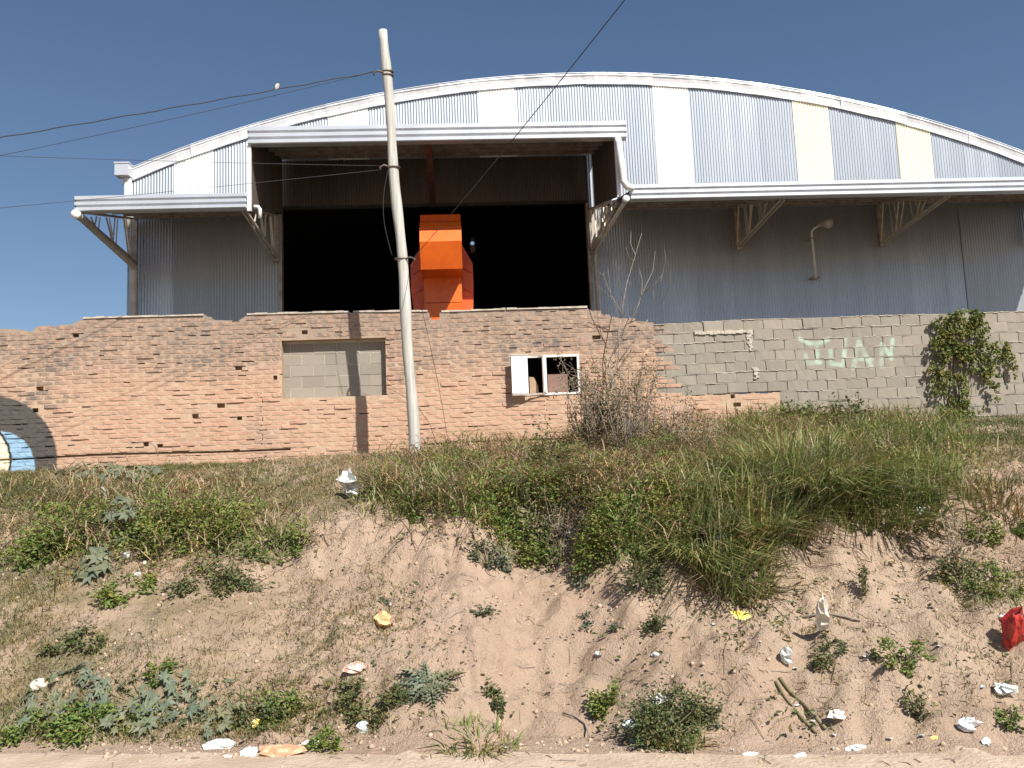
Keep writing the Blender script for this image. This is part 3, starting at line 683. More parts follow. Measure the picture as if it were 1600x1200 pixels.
mb = MB(); slab(mb, 0, 1, WIN[2]+.0, WIN[2]+.022); slab(mb, 0, 1, WIN[3]-.022, WIN[3]); slab(mb, .0, .04, WIN[2]+.022, WIN[3]-.022); subp('leaf_frame', mb, M_STEEL)
mb = MB(); slab(mb, .50, 1.0, WIN[2]-.005, WIN[3]+.004, .02); subp('leaf_sheet', mb, M_WIN)
# shed behind the window keeps it dark
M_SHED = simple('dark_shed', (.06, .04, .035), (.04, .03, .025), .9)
sh = thing('lean_to_shed', (1.2, 14.6, 2.3), 'dark shed room seen through the broken window', 'shed')
for nm, a, b_ in (('side_wall', (.3, 13.78, 2.2), (.36, 15.4, 4.0)), ('side_wall', (2.3, 13.78, 2.2), (2.36, 15.4, 4.0)), ('rear_wall', (.37, 15.34, 2.2), (2.29, 15.4, 4.0)), ('roof', (.3, 13.78, 4.01), (2.36, 15.45, 4.05))):
    part(nm, MB().box(a, b_), M_SHED, sh)
a = bx(857, 583); b_ = bx(890, 613)
tag(link('brown_board', MB().box((a[0], WY+.16, 2.6), (b_[0], WY+.18, a[1])).mesh('brown_board', simple('brown_board', (.23, .13, .10), (.19, .11, .085), .7))), 'square brown board standing behind right half of window', 'board')
part('bed_plinth', MB().box((.4, 13.765, 2.2), (2.2, 14.2, 3.07)), M_SHED, sh)
mb = MB(); a = bx(828, 588); 
mb.add([(a[0], WY+.14, 3.08), (a[0]+.14, WY+.14, 3.08), (a[0]+.13, WY+.12, 3.24), (a[0]+.07, WY+.13, 3.37), (a[0]+.0, WY+.14, 3.38), (a[0], WY+.2, 3.08), (a[0]+.14, WY+.2, 3.08), (a[0]+.13, WY+.18, 3.24), (a[0]+.07, WY+.19, 3.37), (a[0], WY+.2, 3.38)],
       [(0, 1, 2, 3), (5, 8, 7, 6), (0, 5, 6, 1), (1, 6, 7, 2), (2, 7, 8, 3), (4, 3, 8, 9)], [(0, 3, 4), (5, 9, 8)])
tag(link('broken_tile', mb.mesh('broken_tile', simple('tan_clay', (.46, .31, .20), (.38, .25, .16), .8))), 'tan broken tile standing inside left half of window', 'tile')

# ------------------------------------------------------------------ concrete block wall
RH = .1645; BL = .318; KX1 = 14.0; KZ = 4.155-11*RH
bt = [MB().add(*vbrick(90+k, BL-.014, RH-.013, .13, .0025, .003)) for k in range(8)]; btm = [m_.mesh('block', M_BLOCK) for m_ in bt]
hf = [MB().add(*vbrick(190+k, BL/2-.014, RH-.013, .13, .0025, .003)) for k in range(4)]; hfm = [m_.mesh('block', M_BLOCK) for m_ in hf]
def kz(x, z): return z-.035*(1-sst(3.0, 4.5, x))*(1 if z > 4.0 else .6) + .004*sin(x*3)
beds = MB()
for ri in range(12):
    z = KZ+(ri-.5)*RH
    if ri == 0: continue
    xk = 3.02+(BL/2 if ri % 2 else 0)
    while xk < KX1:
        a = xk; xk += BL; m_ = a+BL/2
        if z < 3.0 and m_ < 4.78+.10*(3.0-z)/.16+.06*(ri % 2): continue
        k = int(r2.integers(8)); o = link('block', btm[k], ROOT_KW, local=True)
        o.location = (m_-7.5+r2.normal(0, .002), r2.normal(0, .004)+.002, float(kz(m_, z))-2.3); o.rotation_euler = (0, r2.normal(0, .003), r2.normal(0, .004))
        if r2.random() < .42:
            n = 7; x = np.linspace(a-.02, a+BL*(.5+.5*r2.random()), n); zz = float(kz(m_, z))+RH/2+.004*r2.normal(size=n)
            for q_ in range(n-1): beds.box((x[q_], WY-.004-.005*r2.random(), zz[q_]-.004), (x[q_+1], WY+.05, zz[q_]+.003+.005*r2.random()))
part('bed_mortar', beds, M_BED, ROOT_KW, kind='stuff')
bj = MB()
for ri in range(1, 12):
    z = KZ+ri*RH
    for x in np.arange(3.02 if z > 3.05 else 4.98, KX1, .2): bj.box((x, WY+.001+.002*r2.random(), float(kz(x+.1, z-.08))+.08-.010), (x+.2, WY+.10, float(kz(x+.1, z-.08))+.08+.008))
part('bed_joint', bj, M_BMORT, ROOT_KW, kind='stuff')
core = MB(); strips(core, 3.0, KX1, 1.9, WY+.016, WY+.125, [(3.0, 4.97, 1.8, 3.02)], lambda x: float(kz(x, 4.155))-.02, .16); part('mortar', core, M_BMORT, ROOT_KW, kind='stuff')
# pale mortar smears round the joint between the two lengths of wall
mb = MB(); a0 = bx(1085, 521); a1 = bx(1172, 515); x = np.linspace(a0[0], a1[0], 16)
for q_ in range(15): mb.box((x[q_], WY-.018-.004*(q_ % 3), a0[1]-.012-.02*r2.random()), (x[q_+1], WY+.02, a0[1]+.02+.02*r2.random()))
part('mortar_smear', mb, M_BED, ROOT_KW)
for (pa, pb) in (((1168, 516), (1176, 548)), ((1176, 574), (1186, 592))):
    mb = MB(); a, b_ = bx(*pa), bx(*pb); n = 9
    for q_ in range(n):
        z1 = a[1]+(b_[1]-a[1])*q_/n; z0 = a[1]+(b_[1]-a[1])*(q_+1)/n; c_ = (a[0]+b_[0])/2+.012*r2.normal(); ww = (.028+.03*r2.random())*(1-.6*q_/n)
        mb.box((c_-ww, WY-.010-.003*(q_ % 3), z0), (c_+ww, WY+.02, z1))
    part('mortar_smear', mb, M_BED, ROOT_KW)

# ------------------------------------------------------------------ wooden pole and wires
def pole_mat():
    m, t, b = new_mat('weathered_pole_wood'); g = geo(t).outputs['Position']
    n1 = noise(t, stretched(t, g, 30, 30, 1.2), 1.0, 6, .7); n2 = noise(t, g, 2.2, 4)
    col = mixc(t, rampf(t, n1, .35, .68), (.52, .51, .47, 1), (.33, .32, .29, 1)); col = mixc(t, math(t, 'MULTIPLY', rampf(t, n2, .4, .7), .5), col, (.40, .39, .34, 1))
    k = math(t, 'MULTIPLY', rampf(t, noise(t, stretched(t, g, 6, 6, 3), 1.4, 2), .70, .76), .8); col = mixc(t, k, col, (.16, .13, .10, 1))
    t.links.new(col, b.inputs['Base Color']); b.inputs['Roughness'].default_value = .85; bump(t, b, n1, .6, .01); return m
M_POLE = pole_mat()
PY = 12.2; pb = P(649, 735, PY); pt = P(601.5, 48, PY)
PO = thing('utility_pole', pb, 'leaning grey wooden utility pole standing before the brick wall', 'pole')
n = 40; f = np.linspace(0, 1, n); pts = pb[None]*(1-f)[:, None]+pt[None]*f[:, None]; pts[:, 0] += .02*np.sin(f*5)+.012*np.sin(f*17); pts[0, 2] -= .4
rad = .079-.014*f+.004*np.sin(f*23)+.003*np.sin(f*57); mb = MB().tube(pts, rad, 20); part('trunk', mb, M_POLE, PO, True)
def polept(y):  # centre of the pole at photo row y
    k = (735-y)/(735-48); q_ = pb*(1-k)+pt*k; return q_
M_WIRE = simple('black_cable', (.03, .03, .035), None, .6); M_CLAMP = simple('rusty_clamp', (.16, .12, .10), (.08, .07, .06), .6, .5)
for yy in (116, 122, 271, 415):
    c = polept(yy); r_ = .079-.014*(735-yy)/687+.006; an = np.linspace(0, 2*pi, 25)
    V = np.stack([c[0]+r_*np.cos(an), c[1]+r_*np.sin(an), np.full(25, c[2])+.01*np.sin(an)], -1); part('clamp_band', MB().tube(V, .014, 6, False), M_CLAMP, PO, True)
for yy, s_ in ((120, -1), (272, -1), (417, 1)):
    c = polept(yy); part('hook', MB().tube([c+np.array([s_*.06, -.05, 0]), c+np.array([s_*.14, -.08, .02]), c+np.array([s_*.2, -.08, -.01]), c+np.array([s_*.19, -.08, -.05])], .014, 6), M_CLAMP, PO, True)
def wire(a, b_, sag, r, label, extra=None, n=40, mat=None, grp=None):
    f = np.linspace(0, 1, n)[:, None]; p = a*(1-f)+b_*f; p[:, 2] -= (4*sag*f*(1-f))[:, 0]
    if extra is not None: p = p+extra(f)
    o = link('overhead_cable', MB().tube(p, r, 6).mesh('overhead_cable', mat or M_WIRE, True)); tag(o, label, 'cable', grp); return p
def ext(px, py, Y, a, k=1.6):   # the far end seen at the frame edge, carried on past it
    q_ = P(px, py, Y); return a+(q_-a)*k
c = polept(120)+np.array([-.2, -.08, 0])
pw = wire(c, ext(0, 213, 11, c), .02, .007, 'thick dark cable bundle running left from top clamp of pole', lambda f: np.concatenate([0*f, .008*np.sin(f*70), .006*np.cos(f*70)], 1))
wire(c, ext(0, 237, 11.3, c, 1.5), .06, .0035, 'thin cable sagging just under the thick bundle, top left')
c2 = polept(271)+np.array([-.18, -.08, 0])
wire(c2, ext(0, 240, 10.5, c2), .03, .003, 'thin cable crossing the gable to left from middle clamp')
wire(c2+np.array([0, .02, -.05]), ext(0, 320, 10.8, c2), .02, .003, 'lowest thin cable passing in front of left canopy')
c3 = polept(416)+np.array([.18, -.08, 0]); e3 = P(957, 0, 6.5)
wire(c3, c3+(e3-c3)*1.9, .12, .0045, 'single cable climbing steeply to upper right from lower clamp')
q_ = P(700, 690, 13.3); wire(polept(418)+np.array([.14, .02, -.05]), q_, -.0, .0035, 'loose wire hanging from the lower clamp to the wall foot', lambda f: np.concatenate([.05*np.sin(f*3.1), .25*np.sin(f*3.14), -.1*np.sin(f*3.1)], 1))
wire(c2+np.array([.1, .05, 0]), polept(412)+np.array([-.11, -.05, 0]), 0, .0035, 'loose wire hanging left of pole between two clamps', lambda f: np.concatenate([-.10*np.sin(f*3.14), -.03*f, 0*f], 1))
# plastic scrap caught on the cable
def crumple(w_, d_, h_, seed, n=14, rough=.5):
    r_ = np.random.default_rng(seed); nu, nv = n, 9; T_ = r_.random((6, 6))*6.28; V = []
    for a in range(nv):
        ph = pi*a/(nv-1)
        for b_ in range(nu):
            t_ = 2*pi*b_/nu; k = 1.0
            for q in range(1, 4): k += .20*sin(q*t_*1.0+T_[q, 0]+ph*q+T_[q, 1])/q**.6
            k += rough*.34*r_.normal(); k = max(.35, k)
            V.append((w_/2*k*sin(ph)*cos(t_), d_/2*k*sin(ph)*sin(t_), h_*.5*(1-cos(ph)*1.0)*(.75+.25*k)))
    Q = [(a*nu+b_, a*nu+(b_+1) % nu, (a+1)*nu+(b_+1) % nu, (a+1)*nu+b_) for a in range(nv-1) for b_ in range(nu)]
    Q = np.array(Q)[:, ::-1]; V = np.array(V); V[:, 2] -= .012
    return MB().add(V, None, np.vstack([Q[:, [0, 1, 2]], Q[:, [0, 2, 3]]]))
def plastic(name, c, c2=None, sc=25):
    m = simple(name, c, c2, .45, 0, sc, lo=.48, hi=.54); return m
M_PW = plastic('white_plastic', (.75, .76, .77), (.60, .62, .63), 9); M_PY = plastic('yellow_plastic', (.72, .55, .10), (.76, .66, .30)); M_PR = plastic('red_plastic', (.45, .03, .02), (.30, .02, .02))
M_PO = plastic('yellow_orange_wrapper', (.75, .52, .22), (.72, .33, .16)); M_PG = plastic('grey_plastic', (.45, .50, .50), (.62, .65, .63)); M_PC = plastic('striped_cloth', (.55, .30, .17), (.66, .46, .28), 18)
M_CREAM = plastic('cream_plastic', (.70, .66, .56), (.55, .50, .43), 6); M_MULTI = plastic('red_white_wrapper', (.75, .68, .55), (.62, .25, .18), 30)
k = int(np.argmin(np.abs(proj(pw)[0]-430)) if False else np.argmin([abs(proj(q2)[0]-428) for q2 in pw])); q_ = pw[k]
o = link('plastic_scrap', crumple(.05, .03, .09, 5).mesh('plastic_scrap', M_CREAM)); o.location = q_; o.rotation_euler = (.3, .5, .2); tag(o, 'pale scrap of plastic caught on the thick cable at top left', 'plastic scrap')

# ------------------------------------------------------------------ vegetation generators
def blades(mb, base, h, wd, ang, lean, twist=None):
    n = len(base); dx, dy = np.cos(ang), np.sin(ang); tw = ang+pi/2+(rng.normal(0, .5, n) if twist is None else twist)
    sx, sy = np.cos(tw), np.sin(tw); V = np.zeros((n, 7, 3))
    for k, t_ in enumerate((0, .38, .72, 1.)):
        hor = lean*h*t_**1.8; ver = h*(t_-.42*np.clip(lean, 0, 1.6)*t_**2.4)
        c = base+np.stack([dx*hor, dy*hor, ver], -1); w2 = (wd*(1-.75*t_**1.5)/2)[:, None]*np.stack([sx, sy, 0*sx], -1)
        if k < 3: V[:, 2*k] = c-w2; V[:, 2*k+1] = c+w2
        else: V[:, 6] = c
    i = np.arange(n)[:, None]*7
    Q = np.concatenate([i+np.array([[0, 1, 3, 2]]), i+np.array([[2, 3, 5, 4]])]); mb.add(V.reshape(-1, 3), Q, i+np.array([[4, 5, 6]])); return mb
def leaves(mb, pos, axis_, up, size, wr=.5, fold=.25):
    n = len(pos); a = axis_/np.linalg.norm(axis_, axis=1)[:, None]; s_ = np.cross(a, up); s_ /= (np.linalg.norm(s_, axis=1)[:, None]+1e-9); u = np.cross(s_, a)
    L = size[:, None]; W = L*wr
    V = np.stack([pos, pos+a*L*.35-s_*W*.5+u*W*fold, pos+a*L*.72-s_*W*.36+u*W*fold*.6, pos+a*L-u*L*.12, pos+a*L*.72+s_*W*.36+u*W*fold*.6, pos+a*L*.35+s_*W*.5+u*W*fold], 1)
    i = np.arange(n)[:, None]*6; mb.add(V.reshape(-1, 3), np.concatenate([i+np.array([[0, 1, 2, 3]]), i+np.array([[0, 3, 4, 5]])])); return mb
def lobed(mb, pos, nrm, rot, size, lobes=7):
    m_ = 2*lobes
    for p, nn, r_, L in zip(pos, nrm, rot, size):
        nn = nn/np.linalg.norm(nn); a = np.cross(nn, [cos(r_), sin(r_), .01]); a /= np.linalg.norm(a); b_ = np.cross(nn, a)
        an = np.linspace(-2.6, 2.6, m_-1); rr = np.where(np.arange(m_-1) % 2 == 0, 1.0, .48)*L*(.75+.25*np.cos(an)); rr = rr*(1+.1*rng.normal(size=m_-1))
        V = [p]+[p+a*r0*cos(t_)+b_*r0*sin(t_)-nn*.18*r0*r0/L+nn*(.05*L if i % 2 else 0) for i, (t_, r0) in enumerate(zip(an, rr))]
        mb.add(V, None, [(0, i, i+1) for i in range(1, m_-1)])
    return mb
def plant_bush(rx, ry, rz, n, ls, seed, wr=.55, clumps=14, spread=.30):
    r_ = np.random.default_rng(seed); th_ = r_.random(clumps)*2*pi; ph = np.arccos(r_.random(clumps)*.95); rr = .45+.5*r_.random(clumps)
    C = np.stack([rx*rr*np.sin(ph)*np.cos(th_), ry*rr*np.sin(ph)*np.sin(th_), rz*(.12+.8*rr*np.cos(ph)*1.05)], -1)
    C[:, :2] *= 1.25; cs = (.35+1.1*r_.random(clumps)**1.5); pr = cs**1.6; pr /= pr.sum()
    k = r_.choice(clumps, size=n, p=pr); pos = C[k]+r_.normal(0, spread, (n, 3))*np.array([rx, ry, rz])*.62*cs[k][:, None]; pos[:, 2] = np.abs(pos[:, 2])+.005
    ax = r_.normal(0, 1, (n, 3))*.8+(pos-np.array([0, 0, rz*.3]))/np.array([rx, ry, rz])*1.1; ax[:, 2] *= .6
    up = np.stack([r_.normal(0, .45, n), r_.normal(0, .45, n)-.25, np.ones(n)], -1)
    f = leaves(MB(), pos, ax, up, ls*(.6+.7*r_.random(n)), wr)
    st = MB()
    for c in C: st.tube([(0, 0, -.03), c*np.array([.35, .35, .5]), c], [.006, .005, .003], 4, False)
    return f, st
def plant_grass(n, h, spread, seed, droop=1.0, wd=.016):
    r_ = np.random.default_rng(seed); an = r_.random(n)*2*pi; rr = spread*np.sqrt(r_.random(n))*.8; wx, wy = r_.normal(0, .35, 2)
    base = np.stack([rr*np.cos(an), rr*np.sin(an), np.full(n, -.03)], -1)
    hh = h*(.45+.75*r_.random(n)); lean = droop*(.12+.75*r_.random(n)**.9); dx = np.cos(an)*lean+wx+r_.normal(0, .3, n); dy = np.sin(an)*lean+wy+r_.normal(0, .3, n)-.15; return blades(MB(), base, hh*(.6+.5*r_.random(n)), wd*(.6+.7*r_.random(n)), np.arctan2(dy, dx), np.hypot(dx, dy))
def plant_castor(n, h, spread, ls, seed):
    r_ = np.random.default_rng(seed); an = r_.random(n)*2*pi; rr = spread*np.sqrt(r_.random(n)); z = h*(.2+.8*r_.random(n))*(1-.45*(rr/spread)**2)
    pos = np.stack([rr*np.cos(an), rr*np.sin(an), z], -1); nrm = np.stack([.5*np.cos(an)+r_.normal(0, .25, n), .5*np.sin(an)+r_.normal(0, .25, n)-.2, np.ones(n)], -1)
    f = MB(); lobed(f, pos, nrm, r_.random(n)*6.28, ls*(.6+.6*r_.random(n))); st = MB()
    for p in pos[::2]: st.tube([(0, 0, -.03), p*np.array([.45, .45, .35]), p], [.005, .004, .003], 4, False)
    return f, st
def plant_rosette(n, L, seed):
    r_ = np.random.default_rng(seed); f = MB()
    for k in range(n):
        an = k*2.399+r_.normal(0, .2); l_ = L*(.6+.5*r_.random()); el = .15+.5*r_.random()
        for j in range(1, 9):
            t_ = j/8; c = np.array([cos(an)*l_*t_, sin(an)*l_*t_, el*l_*t_*(1.3-t_)+.01]); s_ = np.array([-sin(an), cos(an), 0])
            for sd in (-1, 1):
                leaves(f, c[None], (s_*sd+np.array([cos(an), sin(an), .15])*.7)[None], np.array([[0, 0, 1.]]), np.array([l_*.26*(1.15-t_)]), .45)
        leaves(f, np.array([[0, 0, .01]]), np.array([[cos(an), sin(an), el*.4]]), np.array([[0, 0, 1.]]), np.array([l_]), .09)
    return f
def dry_weed(n, h, spread, seed):
    r_ = np.random.default_rng(seed); st = MB(); lp = []; 
    for k in range(n):
        an = r_.random()*6.28; r0 = spread*.4*r_.random(); b0 = np.array([r0*cos(an), r0*sin(an), -.02]); hh = h*(.3+.8*r_.random()); ln = r_.normal(0, .22, 2)
        q = np.array([b0, b0+[ln[0]*hh*.4, ln[1]*hh*.4, hh*.5], b0+[ln[0]*hh, ln[1]*hh, hh]]); st.tube(q, [.006, .0045, .002], 4, False)
        for j in range(9):
            t_ = .15+.7*r_.random(); p = q[1]*(1-t_)+q[2]*t_ if t_ > .5 else q[0]*(1-t_)+q[1]*t_; e = p+r_.normal(0, .11, 3)+[0, 0, .05]; st.tube([p, e], [.003, .0015], 3, False); lp += [p, e, (p+e)/2, e+r_.normal(0, .03, 3), e+r_.normal(0, .03, 3)]
    lp = np.array(lp); n = len(lp); m_ = leaves(MB(), lp, r_.normal(0, 1, (n, 3)), r_.normal(0, 1, (n, 3)), .035*(.5+r_.random(n)), .4); return m_, st
def put(name, px, py, label, cat, parts_, rz=0., tilt=0., grp=None, dz=0., pos=None, sc=1.):
    q = G(px, py) if pos is None else np.array(pos); o = thing(name, (q[0], q[1], q[2]+dz), label, cat, grp); o.rotation_euler = (tilt, 0, rz); o.scale = (sc, sc, sc)
    gs = {'blades': 7, 'dry_blades': 7, 'foliage': 1 if name == 'lobed_leaf_plant' else 6}
    for nm, mb, mt in parts_:      # every blade and leaf follows the slope it grows on
        g_ = gs.get(nm, 1); V = np.vstack(mb.V); b0 = V[::g_]; X, Y = q[0]+b0[:, 0], q[1]+b0[:, 1]
        if not tilt:
            dz_ = np.clip(H(X, Y)-q[2], -.6, .5)*(1.0 if g_ == 7 else .85); V[:, 2] += np.repeat(dz_, g_)[:len(V)]
        mb.V = [V]; part(nm, mb, mt, o, local=True)
    return o

# leafy weeds: (name, px, py, rx, ry, rz, leaves, leaf size, material, label)
BUSH = [
 ('leafy_bush', 70, 872, .30, .3, .26, 500, .06, G_LEAF, 'bright leafy weed bush at far left of the bank, below the painted disc'),
 ('leafy_bush', 118, 850, .42, .32, .36, 900, .06, G_LEAF, 'wide bright green bush immediately left of the grey lobed-leaf plant'),
 ('leafy_bush', 262, 858, .40, .3, .40, 1000, .055, G_LEAF, 'bright green bush just right of the grey lobed-leaf plant'),
 ('leafy_bush', 336, 848, .38, .3, .38, 900, .055, G_LEAF, 'bushy green weed at right end of the left row of bushes'),
 ('leafy_bush', 437, 872, .20, .2, .26, 380, .05, G_LEAF, 'small round green bush at edge of the bare track, left of centre'),
 ('low_weed', 200, 926, .25, .18, .14, 240, .06, G_LEAF, 'low green weed under the row of left bushes'),
 ('low_weed', 325, 922, .34, .22, .20, 360, .06, G_DARK, 'dark round-leaved weed mat below the right bush on left slope'),
 ('low_weed', 118, 1010, .22, .16, .13, 170, .06, G_DARK, 'lone dark green weed on bare soil at far left'),
 ('low_weed', 268, 775, .42, .3, .26, 520, .05, G_LEAF, 'leafy weed on the grass shelf below the brick wall at left'),
 ('low_weed', 50, 1150, .22, .15, .14, 300, .05, G_LEAF, 'bright leafy patch in bottom left corner'),
 ('low_weed', 150, 1142, .30, .18, .18, 500, .05, G_LEAF, 'bright green bushy patch at the road edge, lower left'),
 ('low_weed', 245, 1062, .10, .10, .16, 110, .05, G_LEAF, 'small upright weed on lower left slope'),
 ('low_weed', 395, 1140, .18, .14, .2, 220, .05, G_DARK, 'dark weed beside the yellow scrap at the road edge'),
 ('low_weed', 442, 1130, .2, .14, .18, 260, .045, G_LEAF, 'green weed just right of the yellow scrap'),
 ('low_weed', 507, 1168, .12, .1, .11, 190, .04, G_LEAF, 'tiny round weed at the road edge left of centre'),
 ('low_weed', 545, 1090, .14, .14, .1, 150, .045, G_DARK, 'sprawling weed below the red and white wrapper'),
 ('low_weed', 585, 1130, .22, .16, .14, 260, .045, G_DARK, 'dull green weed patch near the road, left of the rosette plant'),
 ('low_weed', 772, 1098, .07, .08, .17, 150, .04, G_DARK, 'narrow upright weed right of the rosette plant'),
 ('low_weed', 945, 1105, .10, .12, .20, 230, .045, G_LEAF, 'tall narrow green weed below the small white scrap'),
 ('low_weed', 918, 972, .07, .07, .07, 60, .035, G_GREY, 'tiny grey-green weed on bare soil right of centre'),
 ('low_weed', 962, 985, .06, .06, .06, 50, .035, G_GREY, 'tiniest grey weed on the bare soil, next to another small one'),
 ('low_weed', 1030, 985, .12, .10, .13, 120, .04, G_DARK, 'small dark weed on the bank under the scarp'),
 ('low_weed', 600, 948, .07, .07, .04, 40, .04, G_GREY, 'flat grey-green weed directly above the orange-yellow bag'),
 ('low_weed', 750, 955, .09, .07, .07, 45, .05, G_GREY, 'flat star-like grey weed on the bare centre'),
 ('low_weed', 762, 885, .16, .14, .24, 300, .05, G_GREY, 'pale green weed growing at left foot of the scarp hollow'),
 ('low_weed', 652, 818, .07, .07, .16, 100, .045, G_LEAF, 'small weed hanging on the scarp below the grass tufts'),
 ('leafy_bush', 815, 818, .34, .26, .34, 800, .055, G_LEAF, 'vivid green leafy bush at top of the scarp left of the hollow'),
 ('leafy_bush', 868, 755, .26, .22, .55, 620, .06, G_DARK, 'tall dark leafy weed above the hollow in the bank'),
 ('leafy_bush', 960, 825, .30, .24, .36, 700, .05, G_LEAF, 'green bush just right of the hollow'),
 ('leafy_bush', 792, 862, .30, .22, .30, 620, .05, G_LEAF, 'green weeds at left lip of the dark hollow'),
 ('leafy_bush', 900, 775, .40, .34, .30, 900, .05, G_LEAF, 'leafy weeds roofing the dark hollow in the bank'),
 ('leafy_bush', 838, 800, .36, .3, .34, 800, .05, G_DARK, 'dark leafy weeds between the vivid bush and the hollow'),
 ('leafy_bush', 952, 862, .26, .22, .34, 620, .05, G_LEAF, 'green weeds at right lip of the dark hollow'),
 ('leafy_bush', 1020, 850, .30, .24, .30, 640, .05, G_LEAF, 'leafy mound between the hollow and the drooping grass clumps'),
 ('leafy_bush', 1092, 835, .26, .22, .26, 480, .05, G_DARK, 'dark weeds above the white bag tangled under the grass'),
 ('leafy_bush', 705, 775, .30, .24, .26, 520, .045, G_LEAF, 'leafy weeds mixed with grass just right of the pole foot'),
 ('leafy_bush', 1400, 760, .40, .3, .30, 640, .05, G_LEAF, 'leafy weeds at right end of the big grass mass'),
 ('leafy_bush', 1045, 1152, .24, .18, .24, 900, .04, G_DARK, 'dense dark green bush at the road edge, right of centre'),
 ('leafy_bush', 1000, 905, .17, .15, .22, 300, .045, G_DARK, 'dark little bush casting black shade below the scarp'),
 ('low_weed', 925, 895, .14, .12, .13, 160, .045, G_GREY, 'pale weed right under the hollow'),
 ('leafy_bush', 1075, 795, .32, .26, .34, 650, .05, G_LEAF, 'leafy green mound left of the biggest grass clump'),
 ('leafy_bush', 1258, 672, .28, .2, .36, 240, .08, G_DARK, 'dark broad-leaved weed at the block wall foot, left one'),
 ('leafy_bush', 1322, 678, .32, .2, .38, 300, .08, G_DARK, 'dark broad-leaved weed at the block wall foot, right one'),
 ('leafy_bush', 1500, 918, .16, .14, .24, 260, .045, G_DARK, 'dark shrub with bare twigs on the right slope'),
 ('low_weed', 1534, 832, .15, .12, .17, 220, .045, G_LEAF, 'bright weed near right edge at the scarp top'),
 ('low_weed', 1590, 838, .14, .12, .13, 180, .045, G_LEAF, 'green weed cut by the right edge of the frame'),
 ('low_weed', 1560, 925, .25, .2, .16, 320, .045, G_LEAF, 'green weed patch above the red bag'),
 ('low_weed', 1352, 930, .06, .06, .22, 90, .035, G_DARK, 'thin column of small leaves on the right bare slope'),
 ('low_weed', 1405, 1040, .17, .14, .15, 210, .045, G_LEAF, 'green weed in the middle of the lower right slope'),
 ('low_weed', 1300, 1020, .2, .12, .08, 150, .04, G_DARK, 'straggling weed right under the cream bag'),
 ('low_weed', 1430, 1110, .06, .08, .2, 90, .035, G_DARK, 'thin trailing weed low on the right slope'),
 ('low_weed', 1120, 1128, .08, .07, .08, 60, .05, G_GREY, 'small grey weed right of the dark grass bush by the road'),
 ('low_weed', 1580, 1130, .1, .08, .09, 90, .04, G_LEAF, 'small weed in the bottom right corner'),
 ('low_weed', 400, 714, .12, .08, .16, 90, .06, G_BROWN, 'withered weed growing out of the brick wall foot'),
 ('low_weed', 1480, 665, .22, .14, .26, 260, .05, G_LEAF, 'green weed at foot of the wall creeper'),
]
for i, (nm, px, py, rx, ry, rz, n, ls, mt, lab) in enumerate(BUSH):
    f, st = plant_bush(rx*(.88 if nm == 'low_weed' else 1.1), ry*(.85 if nm == 'low_weed' else 1.1), rz*(.9 if nm == 'low_weed' else 1.1), int(n*(1.9 if nm == 'low_weed' else 2.6)), ls*.70, 300+i, clumps=7+int(n/45)); put(nm, px, py, lab, 'bush' if nm == 'leafy_bush' else 'weed', [('foliage', f, mt), ('stem', st, M_STEM)], dz=-.01)
CAST = [('lobed_leaf_plant', 194, 850, 26, .5, .24, .15, 'grey-green plant with big lobed leaves among left bushes'),
        ('lobed_leaf_plant', 140, 905, 9, .2, .14, .15, 'small grey lobed-leaf plant over a dark patch at far left'),
        ('lobed_leaf_plant', 138, 748, 16, .2, .42, .17, 'lobed-leaf plant against the brick wall foot, left of its neighbour'),
        ('lobed_leaf_plant', 205, 748, 14, .2, .38, .15, 'lobed-leaf plant against the brick wall foot, right of its neighbour'),
        ('lobed_leaf_plant', 110, 1092, 46, .12, .34, .075, 'sprawling grey-leaved plant on lower left slope'),
        ('lobed_leaf_plant', 225, 1100, 46, .12, .34, .075, 'grey-leaved sprawling plant beside the small upright weed'),
        ('lobed_leaf_plant', 330, 1122, 40, .12, .32, .07, 'grey lobed plant in the weeds above the pale sheet by the road')]
for i, (nm, px, py, n, h, sp, ls, lab) in enumerate(CAST):
    f, st = plant_castor(n, h, sp, ls, 500+i); put(nm, px, py, lab, 'plant', [('foliage', f, G_GREY), ('stem', st, M_STEM)])
o = put('rosette_plant', 670, 1075, 'grey-green star-shaped rosette plant with toothed leaves near the road', 'plant', [('foliage', plant_rosette(17, .27, 9), G_GREY)], tilt=.5)
